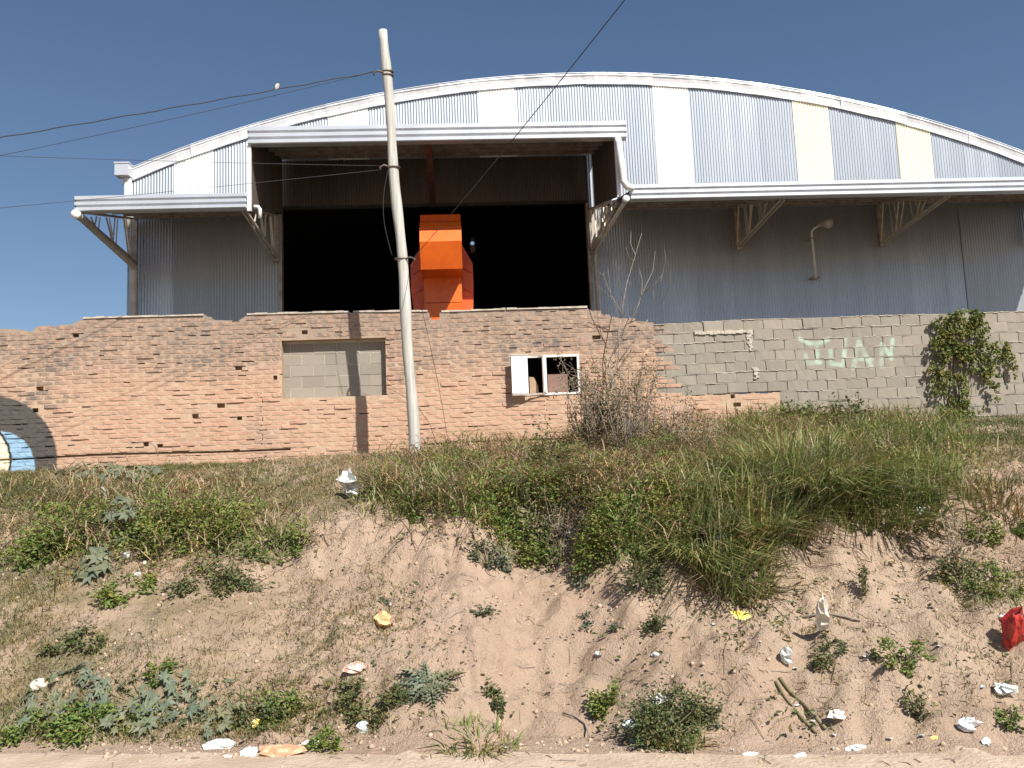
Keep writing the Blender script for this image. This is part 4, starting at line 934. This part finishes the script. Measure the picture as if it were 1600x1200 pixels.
GR = [(612, 772, 260, .42, .30, 'grass tuft at left end of the grassy scarp top, right of the white bag'), (668, 768, 380, .46, .36, 'grass tuft below the utility pole'),
      (728, 790, 340, .42, .40, 'dense grass tuft hanging over the scarp right of the pole'), (780, 780, 220, .36, .36, 'grass tuft between pole and the vivid leafy bush'),
      (1040, 780, 280, .42, .40, 'grass tuft behind the leafy mound'), (1120, 800, 520, .55, .5, 'large arching grass clump hanging over the bank above white litter'),
      (1180, 845, 560, .55, .4, 'grass clump drooping down the scarp'), (1235, 760, 720, .70, .5, 'biggest bright grass clump, left of its twin'),
      (1300, 770, 800, .68, .5, 'big bright grass clump, right of its twin'), (1370, 778, 380, .42, .42, 'shorter grass clump at right end of the grass mass'),
      (1150, 905, 420, .42, .34, 'lowest green grass clump, trailing down toward the yellow bag'), (1215, 830, 560, .52, .42, 'grass clump hanging at the scarp edge between its two big neighbours'), (1090, 870, 420, .42, .34, 'grass clump left of the white tangled bag'), (960, 750, 170, .36, .4, 'grass clump below the dry weeds, behind the hollow'), (860, 738, 130, .28, .36, 'short grass clump in the straw under the window'), (1418, 790, 300, .40, .34, 'thin grass tuft above the eroded gully'), (985, 830, 320, .42, .3, 'grass tuft right of the hollow under the dry weeds'),
      (1062, 1156, 260, .17, .2, 'short grass growing through the dark bush at the road edge'), (752, 1165, 200, .15, .3, 'low grass tuft at the road edge, centre'),
      (1125, 900, 300, .36, .3, 'brownish tuft trailing below the scarp'), (1570, 770, 360, .3, .5, 'dry grass tuft over the small overhang at right edge')]
for i, (px, py, n, h, sp, lab) in enumerate(GR):
    put('grass_tuft', px, py, lab, 'grass tuft', [('blades', plant_grass(n, h*1.05, sp, 600+i, 1.1), G_GRASS if 'brownish' not in lab and 'dry grass' not in lab else G_TURF), ('dry_blades', plant_grass(n//3, h*1.0, sp, 900+i, 1.6, .012), G_DRY)])
DW = [(915, 712, 26, 1.1, .3, G_BROWN, 'withered bushy weed just right of the window sill'), (985, 718, 44, 1.35, .55, G_BROWN, 'large brown withered weed mass around the sapling foot'), (935, 715, 24, 1.5, .3, G_BROWN, 'tall withered weed with brown leaves right of the window'), (965, 712, 30, 1.0, .5, G_DRY, 'dry straw-coloured weed at foot of the bare sapling'),
      (1010, 712, 34, 1.2, .5, G_DRY, 'dry twiggy weed in front of the end of the brick wall'), (1055, 715, 24, .8, .5, G_BROWN, 'dry weed before the low patch of bricks in the block wall'),
      (1100, 725, 18, .6, .5, G_DRY, 'short dry weed at right of the low brick patch'), (1500, 890, 6, .4, .2, G_DRY, 'bare dry twigs on the right slope'), (880, 850, 14, .35, .5, G_BROWN, 'withered roots and twigs hanging in the hollow')]
for i, (px, py, n, h, sp, mt, lab) in enumerate(DW):
    f, st = dry_weed(n, h, sp, 700+i); put('dry_weed', px, py, lab, 'dry weed', [('foliage', f, mt), ('stem', st, M_TWIG)])
f, st = plant_bush(.20, .14, 1.15, 800, .05, 811, clumps=22); put('leafy_bush', 938, 712, 'tall narrow green weed against the brick wall right of window', 'bush', [('foliage', f, G_DARK), ('stem', st, M_STEM)])
# bare sapling
Yw = 13.15
def Q3(pts, r0, r1, wob=.0, dy=0.):
    return np.array([P(x, y, Yw+dy*k/len(pts)) for k, (x, y) in enumerate(pts)]), np.linspace(r0, r1, len(pts))
BR = [([(952, 612), (958, 590), (966, 565), (968, 545), (966, 520), (970, 498)], .02, .012), ([(966, 566), (985, 540), (1002, 515), (1012, 500)], .013, .008),
      ([(970, 498), (974, 470), (980, 440), (990, 408), (995, 390), (1003, 364)], .012, .004), ([(992, 397), (985, 380), (986, 362)], .007, .004), ([(990, 410), (982, 400), (978, 385)], .006, .003),
      ([(972, 492), (960, 470), (950, 450), (943, 430), (934, 424)], .009, .003), ([(943, 432), (944, 424)], .004, .002), ([(974, 470), (968, 445), (963, 420), (962, 408)], .008, .003), ([(969, 445), (966, 425), (968, 415)], .005, .002),
      ([(985, 505), (998, 475), (1002, 460), (1004, 440), (998, 418)], .009, .003), ([(1002, 462), (1012, 440), (1020, 424), (1024, 392)], .008, .003), ([(1006, 458), (1025, 442), (1035, 428), (1041, 405), (1038, 388)], .008, .003),
      ([(1035, 430), (1030, 445)], .004, .002), ([(1020, 455), (1024, 480)], .005, .002), ([(1032, 475), (1046, 450), (1048, 420)], .004, .002), ([(972, 495), (978, 488), (985, 482)], .004, .002),
      ([(972, 495), (955, 465), (950, 420)], .005, .002), ([(968, 540), (980, 505), (992, 480)], .008, .004), ([(955, 465), (930, 442), (925, 438)], .004, .002), ([(984, 440), (984, 452)], .004, .002)]
sp = thing('bare_sapling', P(952, 640, Yw), 'bare leafless sapling rising above the end of the brick wall', 'sapling')
for k, (pts, r0, r1) in enumerate(BR):
    pp, rr = Q3(pts, r0, r1, dy=(.5*((k*37) % 7-3)/3 if k > 1 else 0)); part('trunk' if k == 0 else 'branch', MB().tube(pp, rr*.8, 5), M_TWIG, sp, True)

# creeper on the block wall
def on(px, py, j=.0): q = P(px, py, WY-.02); return q
cr = thing('wall_creeper', P(1490, 662, WY-.1), 'green creeper hanging over the grey block wall', 'creeper')
pos = []
BL_ = [(1500, 520, 40, 32, 900), (1485, 560, 34, 34, 700), (1525, 560, 36, 26, 520), (1480, 610, 26, 40, 560), (1490, 640, 24, 26, 380), (1465, 545, 16, 30, 240), (1560, 545, 18, 14, 110), (1572, 560, 9, 14, 70), (1545, 590, 12, 16, 90), (1505, 497, 28, 12, 260), (1470, 655, 20, 12, 130), (1578, 575, 5, 16, 40), (1550, 612, 5, 18, 40), (1452, 585, 8, 20, 60), (1520, 640, 10, 20, 60), (1460, 505, 10, 8, 40)]
for cx, cy, sx, sy, n in BL_:
    a = rng.random(n)*2*pi; r_ = np.sqrt(rng.random(n))
    for x, y in zip(cx+sx*r_*np.cos(a), cy+sy*r_*np.sin(a)):
        q = on(x, y); dk = max(0, 1-abs(x-1498)/70); q = q+np.array([0, -.10*dk*rng.random()-.015, 0]); pos.append(q)
pos = np.array(pos); n = len(pos); cl = np.round(pos/.09); off = (np.sin(cl[:, 0]*12.9+cl[:, 2]*78.2)*.5)*.16; pos[:, 1] -= np.abs(off)
ax = rng.normal(0, .7, (n, 3)); ax[:, 2] -= .5; ax[:, 1] -= .5; up = rng.normal(0, .5, (n, 3)); up[:, 1] -= 1.; up[:, 2] += .6
kp = (vn(pos[:, 0], pos[:, 2], .13, 88)+.5*vn(pos[:, 0], pos[:, 2], .05, 89)) > -.17; pos, ax, up = pos[kp], ax[kp], up[kp]; n = len(pos)
part('foliage', leaves(MB(), pos, ax, up, .055*(.6+.7*rng.random(n)), .75), G_CREEP, cr)
mb = MB()
for k in range(9):
    x = 1478+6*k*.8; mb.tube([on(1488+k, 668)+[0, -.05, 0], on(x, 620)+[0, -.03, 0], on(x+3*sin(k), 560)+[0, -.04, 0], on(x+10*sin(k*2), 500)+[0, -.03, 0]], [.012, .01, .008, .005], 5)
for x in (1520, 1528, 1547): mb.tube([on(x, 550)+[0, -.03, 0], on(x+2, 600)+[0, -.02, 0]], [.005, .003], 4)
part('stem', mb, M_TWIG, cr, True)

# ------------------------------------------------------------------ ground cover ("stuff")
def scatter(n, dens, ylo=4.4, yhi=13.42, xlo=-8.5, xhi=9.8):
    X = xlo+(xhi-xlo)*rng.random(n); Y = ylo+(yhi-ylo)*rng.random(n); Z = H(X, Y); p = np.stack([X, Y, Z], -1); q = p-EYE; a = q@D_
    px = 800+F*(q@R_)/a; py = 600-F*(q@U_)/a; d = dens(px, py, X, Y); keep = rng.random(n) < d; return p[keep]
def blob(px, py, cx, cy, rx, ry): return np.exp(-(((px-cx)/rx)**2+((py-cy)/ry)**2)**1.5)
def patch(X, Y, s_, o): return np.clip((vn(X, Y, s_, o)+vn(X, Y, s_/3, o+1)*.6)*2.4+.5, 0, 1)
inb = lambda px, py: (px > -150) & (px < 1750) & (py < 1230)
def d_turf(px, py, X, Y):
    d = .9*blob(px, py, 170, 810, 420, 95)+.8*blob(px, py, 0, 900, 110, 130)+.55*blob(px, py, 330, 1000, 300, 130)+.9*blob(px, py, 190, 1120, 340, 55)+.5*blob(px, py, 560, 1110, 120, 70)+.35*blob(px, py, 560, 960, 110, 80)
    d += .8*blob(px, py, 1540, 700, 260, 45)+.7*blob(px, py, 900, 740, 480, 40)+.5*blob(px, py, 1560, 930, 90, 110)+.35*blob(px, py, 1180, 960, 160, 60)+.3*blob(px, py, 1300, 1080, 300, 80)+.35*blob(px, py, 60, 1000, 160, 200)+.25*blob(px, py, 200, 1000, 400, 200)+.3*blob(px, py, 400, 760, 200, 40)
    d *= 1-.85*blob(px, py, 160, 945, 120, 40); d *= 1-.9*blob(px, py, 540, 840, 45, 90)
    s_ = (Y-yfoot(X)); return np.clip(d, 0, 1)*(.25+.75*patch(X, Y, .9, 30))*inb(px, py)*(s_ > .06)
p = scatter(900000, d_turf); n = len(p); print('turf', n)
n = min(n, 130000); p = p[:n]
o = link('short_grass', blades(MB(), p-[0, 0, .005], .055*(.5+.9*rng.random(n)), .005+.004*rng.random(n), rng.random(n)*6.28, .2+1.2*rng.random(n)).mesh('short_grass', G_TURF)); tag(o, 'short half-dry grass thinly covering the bank', 'grass'); o['kind'] = 'stuff'
def d_gt(px, py, X, Y):
    d = .9*blob(px, py, 60, 770, 180, 34)+.9*blob(px, py, 300, 745, 170, 25)+.9*blob(px, py, 130, 1130, 260, 32)+.9*blob(px, py, 1530, 680, 230, 26)+.5*blob(px, py, 0, 900, 70, 90)+.4*blob(px, py, 420, 1100, 60, 50)+.5*blob(px, py, 1560, 930, 60, 60)+.4*blob(px, py, 520, 1130, 60, 30)
    return np.clip(d, 0, 1)*(.2+.8*patch(X, Y, .5, 33))*inb(px, py)*(Y-yfoot(X) > .06)
p = scatter(500000, d_gt); n = min(len(p), 60000); p = p[:n]; print('green turf', n)
o = link('green_grass', blades(MB(), p-[0, 0, .005], .08*(.5+.9*rng.random(n)), .006+.004*rng.random(n), rng.random(n)*6.28, .2+1.1*rng.random(n)).mesh('green_grass', G_GREENTURF)); tag(o, 'greener short grass in patches along wall foot and road edge', 'grass'); o['kind'] = 'stuff'
def d_long(px, py, X, Y):
    d = blob(px, py, 690, 775, 100, 38)+.7*blob(px, py, 850, 765, 150, 38)+.8*blob(px, py, 1060, 785, 150, 60)+1.1*blob(px, py, 1260, 745, 190, 75)+.8*blob(px, py, 1160, 830, 90, 60)+.5*blob(px, py, 1420, 740, 70, 60)+.8*blob(px, py, 1130, 870, 110, 50)+.5*blob(px, py, 1000, 860, 80, 40)+.6*blob(px, py, 790, 810, 80, 35)+.5*blob(px, py, 1200, 900, 60, 50)
    d *= 1-.95*blob(px, py, 885, 825, 50, 38); d *= 1-.8*blob(px, py, 800, 722, 130, 22); d *= 1-.6*blob(px, py, 1000, 745, 60, 30); d *= 1-.7*blob(px, py, 1010, 820, 34, 50); d *= 1-.6*blob(px, py, 1150, 700, 90, 22); return np.clip(d, 0, 1)*(.04+.96*patch(X, Y, .55, 36)**1.3)*inb(px, py)*(Y > 7.3)
p = scatter(260000, d_long); n = min(len(p), 17000); p = p[:n]; print('long', n)
ang = rng.normal(-pi/2, 1.6, n); 
o = link('long_grass', blades(MB(), p-[0, 0, .01], (.16+.26*rng.random(n))*(.7+.5*(p[:, 0] > 2)), .010+.010*rng.random(n), ang, .15+1.1*rng.random(n)).mesh('long_grass', G_GRASS)); tag(o, 'long arching green grass massed along the top of the bare scarp', 'grass'); o['kind'] = 'stuff'
def d_tang(px, py, X, Y):
    d = blob(px, py, 860, 775, 190, 65)+.8*blob(px, py, 690, 770, 100, 40)+blob(px, py, 1050, 790, 170, 75)+.8*blob(px, py, 1270, 750, 190, 80)+.8*blob(px, py, 1140, 870, 100, 50)+.6*blob(px, py, 200, 830, 240, 60)+.7*blob(px, py, 1000, 700, 120, 30)
    d *= 1-.95*blob(px, py, 885, 825, 50, 36); return np.clip(d, 0, 1)*(patch(X, Y, .33, 52)**1.3)*inb(px, py)*(Y > 7.3)
p = scatter(300000, d_tang); n = min(len(p), 42000); p = p[:n]; hgt = .34*(.4+.6*patch(p[:, 0], p[:, 1], .4, 55))*np.where(p[:, 0] < -1.5, .5, 1)
pos = p+np.stack([rng.normal(0, .04, n), rng.normal(-.04, .05, n), hgt*rng.random(n)**.8], -1); ax = rng.normal(0, 1, (n, 3)); ax[:, 1] -= .3; up = rng.normal(0, .5, (n, 3)); up[:, 2] += 1; up[:, 1] -= .3
o = link('tangled_weeds', leaves(MB(), pos, ax, up, .042*(.5+.9*rng.random(n)), .5).mesh('tangled_weeds', G_LEAF)); tag(o, 'mixed leafy weeds tangled through the long grass', 'weeds'); o['kind'] = 'stuff'
p = scatter(200000, d_tang); n = min(len(p), 14000); p = p[:n]
o = link('dead_thatch', blades(MB(), p+np.stack([0*p[:, 0], 0*p[:, 0], .22*rng.random(n)], -1), .16+.26*rng.random(n), .006+.009*rng.random(n), rng.random(n)*6.28, .8+1.8*rng.random(n)).mesh('dead_thatch', G_DRY)); tag(o, 'dead pale stalks flattened among the long grass', 'straw'); o['kind'] = 'stuff'
def d_straw(px, py, X, Y):
    d = blob(px, py, 560, 725, 110, 20)+1.6*blob(px, py, 800, 722, 120, 22)+.8*blob(px, py, 950, 740, 120, 30)+.8*blob(px, py, 1050, 700, 140, 40)+.3*blob(px, py, 300, 735, 250, 16)+.35*blob(px, py, 1500, 740, 140, 40)+.12*blob(px, py, 560, 1000, 200, 150)+.10*blob(px, py, 1250, 1000, 400, 150)
    return np.clip(d, 0, 1)*(.3+.7*patch(X, Y, .4, 39))*inb(px, py)*(Y-yfoot(X) > .1)
p = scatter(120000, d_straw); n = min(len(p), 17000); p = p[:n]; print('straw', n)
o = link('dry_straw', blades(MB(), p-[0, 0, .005], .14*(.4+.9*rng.random(n)), .004+.004*rng.random(n), rng.random(n)*6.28, .4+1.5*rng.random(n)).mesh('dry_straw', G_DRY)); tag(o, 'dry straw-coloured grass scattered below the brick wall', 'straw'); o['kind'] = 'stuff'
def d_herb(px, py, X, Y):
    d = .5*blob(px, py, 220, 850, 260, 70)+.6*blob(px, py, 200, 1120, 300, 50)+.5*blob(px, py, 900, 780, 330, 70)+.25*blob(px, py, 560, 1110, 120, 60)+.5*blob(px, py, 1560, 930, 60, 90)+.14*blob(px, py, 1250, 1000, 350, 130)+.1*blob(px, py, 800, 1000, 400, 150)+.35*blob(px, py, 1180, 950, 100, 60)+.35*blob(px, py, 1390, 880, 26, 150)+.4*blob(px, py, 1250, 1100, 60, 60)
    return np.clip(d, 0, 1)*(patch(X, Y, .28, 42)**1.6)*inb(px, py)*(Y-yfoot(X) > .06)
p = scatter(160000, d_herb); n = min(len(p), 20000); p = p[:n]; print('herb', n)
ax = rng.normal(0, 1, (n, 3)); ax[:, 2] = np.abs(ax[:, 2])*.5; up = rng.normal(0, .5, (n, 3)); up[:, 2] += 1
o = link('ground_weeds', leaves(MB(), p+[0, 0, .012]+np.abs(rng.normal(0, 1, (n, 3)))*[0, 0, .03], ax, up, .035*(.5+rng.random(n)), .55).mesh('ground_weeds', G_DARK)); tag(o, 'tiny dark-leaved weeds creeping over the soil', 'ground cover'); o['kind'] = 'stuff'
# clods, pebbles and twigs
n = 14000; p = scatter(200000, lambda px, py, X, Y: (.25+.6*blob(px, py, 1100, 860, 420, 50)+.4*blob(px, py, 800, 1175, 900, 18))*inb(px, py)*patch(X, Y, .35, 45))[:n]; n = len(p)
s_ = .004+.022*rng.random(n)**5; O = np.array([(1, 0, 0), (-1, 0, 0), (0, 1, 0), (0, -1, 0), (0, 0, .8), (0, 0, -.8)]); V = p[:, None]+O[None]*s_[:, None, None]*(.7+.6*rng.random((n, 6, 1)))
T = np.array([(0, 2, 4), (2, 1, 4), (1, 3, 4), (3, 0, 4), (2, 0, 5), (1, 2, 5), (3, 1, 5), (0, 3, 5)]); o = link('soil_clods', MB().add(V.reshape(-1, 3), None, (np.arange(n)[:, None, None]*6+T[None]).reshape(-1, 3)).mesh('soil_clods', simple('clod', (.50, .37, .27), (.36, .27, .19), .95, 0, 3), True)); tag(o, 'crumbled soil clods and pebbles on the bank', 'gravel'); o['kind'] = 'stuff'
n = 1500; p = scatter(16000, lambda px, py, X, Y: .4*inb(px, py))[:n]; n = len(p); mb = MB()
for k in range(n):
    a = rng.random()*6.28; L = .04+.14*rng.random()**2; q = p[k]+[0, 0, .008]; e = q+np.array([cos(a)*L, sin(a)*L, 0]); m_ = (q+e)/2+rng.normal(0, .012, 3); e[2] = float(H(e[0], e[1]))+.01; m_[2] = float(H(m_[0], m_[1]))+.015; mb.tube([q, m_, e], [.003, .003, .0015], 3, False)
o = link('fallen_twigs', mb.mesh('fallen_twigs', M_TWIG)); tag(o, 'thin dry twigs lying about the bank', 'twigs'); o['kind'] = 'stuff'

n = 260; p = scatter(60000, lambda px, py, X, Y: (.5*blob(px, py, 1150, 845, 380, 40)+.5*blob(px, py, 820, 850, 110, 35)+.1*blob(px, py, 620, 800, 120, 30)+.3*blob(px, py, 1560, 800, 80, 30)))[:n]; mb = MB()
for k in range(len(p)):
    q = p[k]; L = .06+.16*rng.random(); a = rng.normal(0, .5); pts = [q+[0, .03, 0], q+[a*.03, -.03, -.01], q+[a*.10, -.06, -L*.5], q+[a*.14+rng.normal(0, .02), -.07, -L]]; pts = np.array(pts); pts[:, 2] = np.maximum(pts[:, 2], H(pts[:, 0], pts[:, 1])+.004); mb.tube(pts, [.006, .005, .003, .002], 4, False)
o = link('hanging_roots', mb.mesh('hanging_roots', simple('dark_roots', (.10, .07, .05), (.20, .15, .11), .9))); tag(o, 'thin dark roots hanging from the edge of the scarp', 'roots'); o['kind'] = 'stuff'
n = 60; p = scatter(30000, lambda px, py, X, Y: (.3*blob(px, py, 1300, 1080, 330, 100)+.15*blob(px, py, 800, 1170, 700, 20)+.1*blob(px, py, 1450, 850, 150, 60))*inb(px, py))[:n]; mb = MB()
for k in range(len(p)):
    r_ = .006+.016*rng.random()**2; c = p[k]+[0, 0, .008]; m_ = 6; an = np.arange(m_)*6.28/m_; V = [c+[0, 0, .006]]+[c+np.array([cos(t_)*r_*(.6+.8*rng.random()), sin(t_)*r_*(.6+.8*rng.random()), .012*rng.random()]) for t_ in an]; mb.add(V, None, [(0, 1+i, 1+(i+1) % m_) for i in range(m_)])
o = link('rubbish_fragments', mb.mesh('rubbish_fragments', M_PG)); tag(o, 'tiny pale fragments of rubbish strewn on the lower bank', 'rubbish'); o['kind'] = 'stuff'

# ------------------------------------------------------------------ litter
LIT = [('plastic_bag', 548, 775, .17, .2, .30, M_PW, 'crumpled white bag hanging at the top of the bare track', 1.0, 0), ('plastic_bag', 599, 978, .13, .12, .10, M_PO, 'yellow and orange bag on the bare slope left of centre', .7, .3),
 ('food_wrapper', 557, 1050, .13, .08, .07, M_MULTI, 'red and white wrapper left of the rosette plant', .7, 0), ('plastic_bag', 1162, 965, .17, .12, .06, M_PY, 'flat yellow bag on the right slope', .9, .3),
 ('plastic_bag', 1284, 985, .10, .10, .24, M_CREAM, 'tall cream plastic bag standing on the right slope', 1., 0), ('plastic_bag', 1577, 1016, .12, .12, .30, M_PR, 'shiny red plastic bag at right edge of the slope', .8, .6),
 ('paper_scrap', 1570, 972, .08, .06, .06, M_PW, 'white scrap just above the red bag', .7, 0), ('plastic_bag', 1126, 852, .15, .10, .10, M_PW, 'white bag tangled under the drooping grass clump', .8, 0),
 ('plastic_bag', 1030, 1100, .14, .09, .06, M_PW, 'crumpled white bag above the dark grass bush', .7, 0), ('plastic_bag', 988, 1135, .10, .07, .05, M_PW, 'torn white plastic left of the dark grass bush', .7, 0),
 ('paper_scrap', 996, 1160, .08, .06, .04, M_CREAM, 'cream scrap at the road edge below the torn plastic', .7, 0), ('paper_scrap', 934, 1025, .045, .04, .03, M_PW, 'small white scrap alone on the bare centre right', .6, 0),
 ('plastic_bag', 1515, 1142, .12, .08, .08, M_PW, 'white torn bag low on the right slope', .8, 0), ('paper_scrap', 1540, 1160, .06, .05, .04, M_PG, 'pale grey scrap right beside the torn bag, lower right', .8, 0),
 ('paper_scrap', 1340, 1172, .12, .05, .04, M_PW, 'long white scrap lying at the road edge, right', .7, 0), ('paper_scrap', 1252, 1182, .08, .04, .03, M_PW, 'bright white scrap on the road edge, right of another one', .5, 0),
 ('paper_scrap', 1175, 1181, .08, .04, .03, M_PW, 'white scrap on the road edge below the grey weed', .5, 0), ('plastic_bag', 1228, 1035, .08, .08, .13, M_PG, 'grey-blue plastic caught at top of the fallen stems', .8, 0),
 ('plastic_bag', 1310, 1122, .10, .07, .05, M_CREAM, 'dusty pale bag right of the fallen stems', .7, 0), ('paper_scrap', 1462, 1153, .05, .03, .02, M_PY, 'tiny yellow scrap low on the right slope', .6, 0),
 ('plastic_bag', 1440, 805, .12, .08, .08, M_PG, 'grey plastic at the scarp edge under the short grass clump', .8, 0), ('plastic_bag', 1565, 1083, .16, .1, .07, M_PG, 'dusty grey bag in shade below the red bag', .9, 0),
 ('plastic_bag', 345, 1168, .22, .12, .04, M_PG, 'flat grey sheet at the road edge beside striped cloth', .6, 0), ('cloth', 432, 1180, .27, .14, .06, M_PC, 'brown striped cloth lying at the road edge', .6, 0),
 ('plastic_bag', 392, 1180, .09, .1, .05, M_PW, 'white plastic against left end of the striped cloth', .8, 0), ('paper_scrap', 360, 1184, .07, .03, .03, M_PW, 'white scrap in front of the flat grey sheet', .6, 0),
 ('paper_scrap', 470, 1172, .09, .06, .04, M_CREAM, 'pale scrap right of the striped cloth', .7, 0), ('paper_scrap', 400, 1140, .07, .05, .09, M_PY, 'yellow scrap standing in the dark weed near the road', .7, 0),
 ('paper_scrap', 197, 872, .06, .05, .08, M_PW, 'white scrap below the grey lobed-leaf plant', .8, 0), ('paper_scrap', 226, 884, .06, .05, .05, M_CREAM, 'cream scrap right of the white one under the left bushes', .7, 0),
 ('paper_scrap', 216, 898, .05, .04, .03, M_PW, 'small white scrap lowest of the three under the left bushes', .7, 0), ('stone', 62, 1075, .14, .1, .06, M_CREAM, 'pale stone lying on the far left slope', .2, 0),
 ('plastic_bag', 490, 1160, .14, .05, .03, M_CREAM, 'dusty pale film on the road edge, left of centre', .6, 0), ('plastic_bag', 567, 1143, .08, .07, .08, M_PG, 'grey plastic bottle-like scrap in the dull weed patch', .6, 0),
 ('plastic_bag', 855, 730, .12, .08, .06, M_PW, 'white bag half hidden in weeds above the hollow', .7, 0), ('paper_scrap', 815, 743, .12, .06, .05, M_PG, 'pale plastic scrap among grass left of the tall dark weed', .7, 0),
 ('paper_scrap', 893, 840, .12, .05, .06, M_CREAM, 'pale rag hanging in the dark hollow', .8, 0), ('paper_scrap', 1025, 1025, .06, .04, .03, M_PW, 'faint white scrap above the crumpled white bag', .6, 0), ('paper_scrap', 1025, 905, .07, .04, .03, M_PG, 'grey scrap beside the dark little bush', .6, 0)]
for i, (nm, px, py, a, b_, h, mt, lab, rg, rt) in enumerate(LIT):
    q = G(px, py); o = link(nm, crumple(a, b_, h, 20+i, 10, rg).mesh(nm, mt)); o.location = q; o.rotation_euler = (.45 if px != 1340 else .1, 0, rt+.3*sin(i)); tag(o, lab, {'paper_scrap': 'scrap', 'plastic_bag': 'plastic bag', 'food_wrapper': 'wrapper', 'cloth': 'cloth', 'stone': 'stone'}[nm])
# fallen dark stems and a crooked stick
for nm, pts, r_, mt, lab in (('fallen_stem', [(1218, 1062), (1235, 1085), (1262, 1112), (1290, 1142)], .012, M_STEM, 'upper dark green stem lying slanted on lower right slope'),
    ('fallen_stem', [(1212, 1070), (1228, 1095), (1252, 1125), (1275, 1148)], .010, M_STEM, 'lower dark green stem lying slanted on lower right slope'),
    ('crooked_stick', [(880, 1118), (900, 1125), (915, 1135), (922, 1155)], .007, M_TWIG, 'thin dark crooked stick near the road right of centre'),
    ('dry_branch', [(1255, 968), (1290, 962), (1320, 968), (1345, 975)], .008, M_TWIG, 'dry brown branch lying above the cream bag'),
    ('wooden_stake', [(168, 782), (166, 768), (160, 758)], .02, M_POLE, 'short grey stake standing in grass at upper left')):
    pp = np.array([G(*q) for q in pts])+[0, 0, .015]
    if nm == 'wooden_stake': g0 = G(168, 788); pp = np.array([g0-[0, 0, .05], g0+[-.02, .0, .10], g0+[-.06, .0, .20]])
    tag(link(nm, MB().tube(pp, r_, 7).mesh(nm, mt, True)), lab, {'fallen_stem': 'stem', 'crooked_stick': 'stick', 'dry_branch': 'branch', 'wooden_stake': 'stake'}[nm])
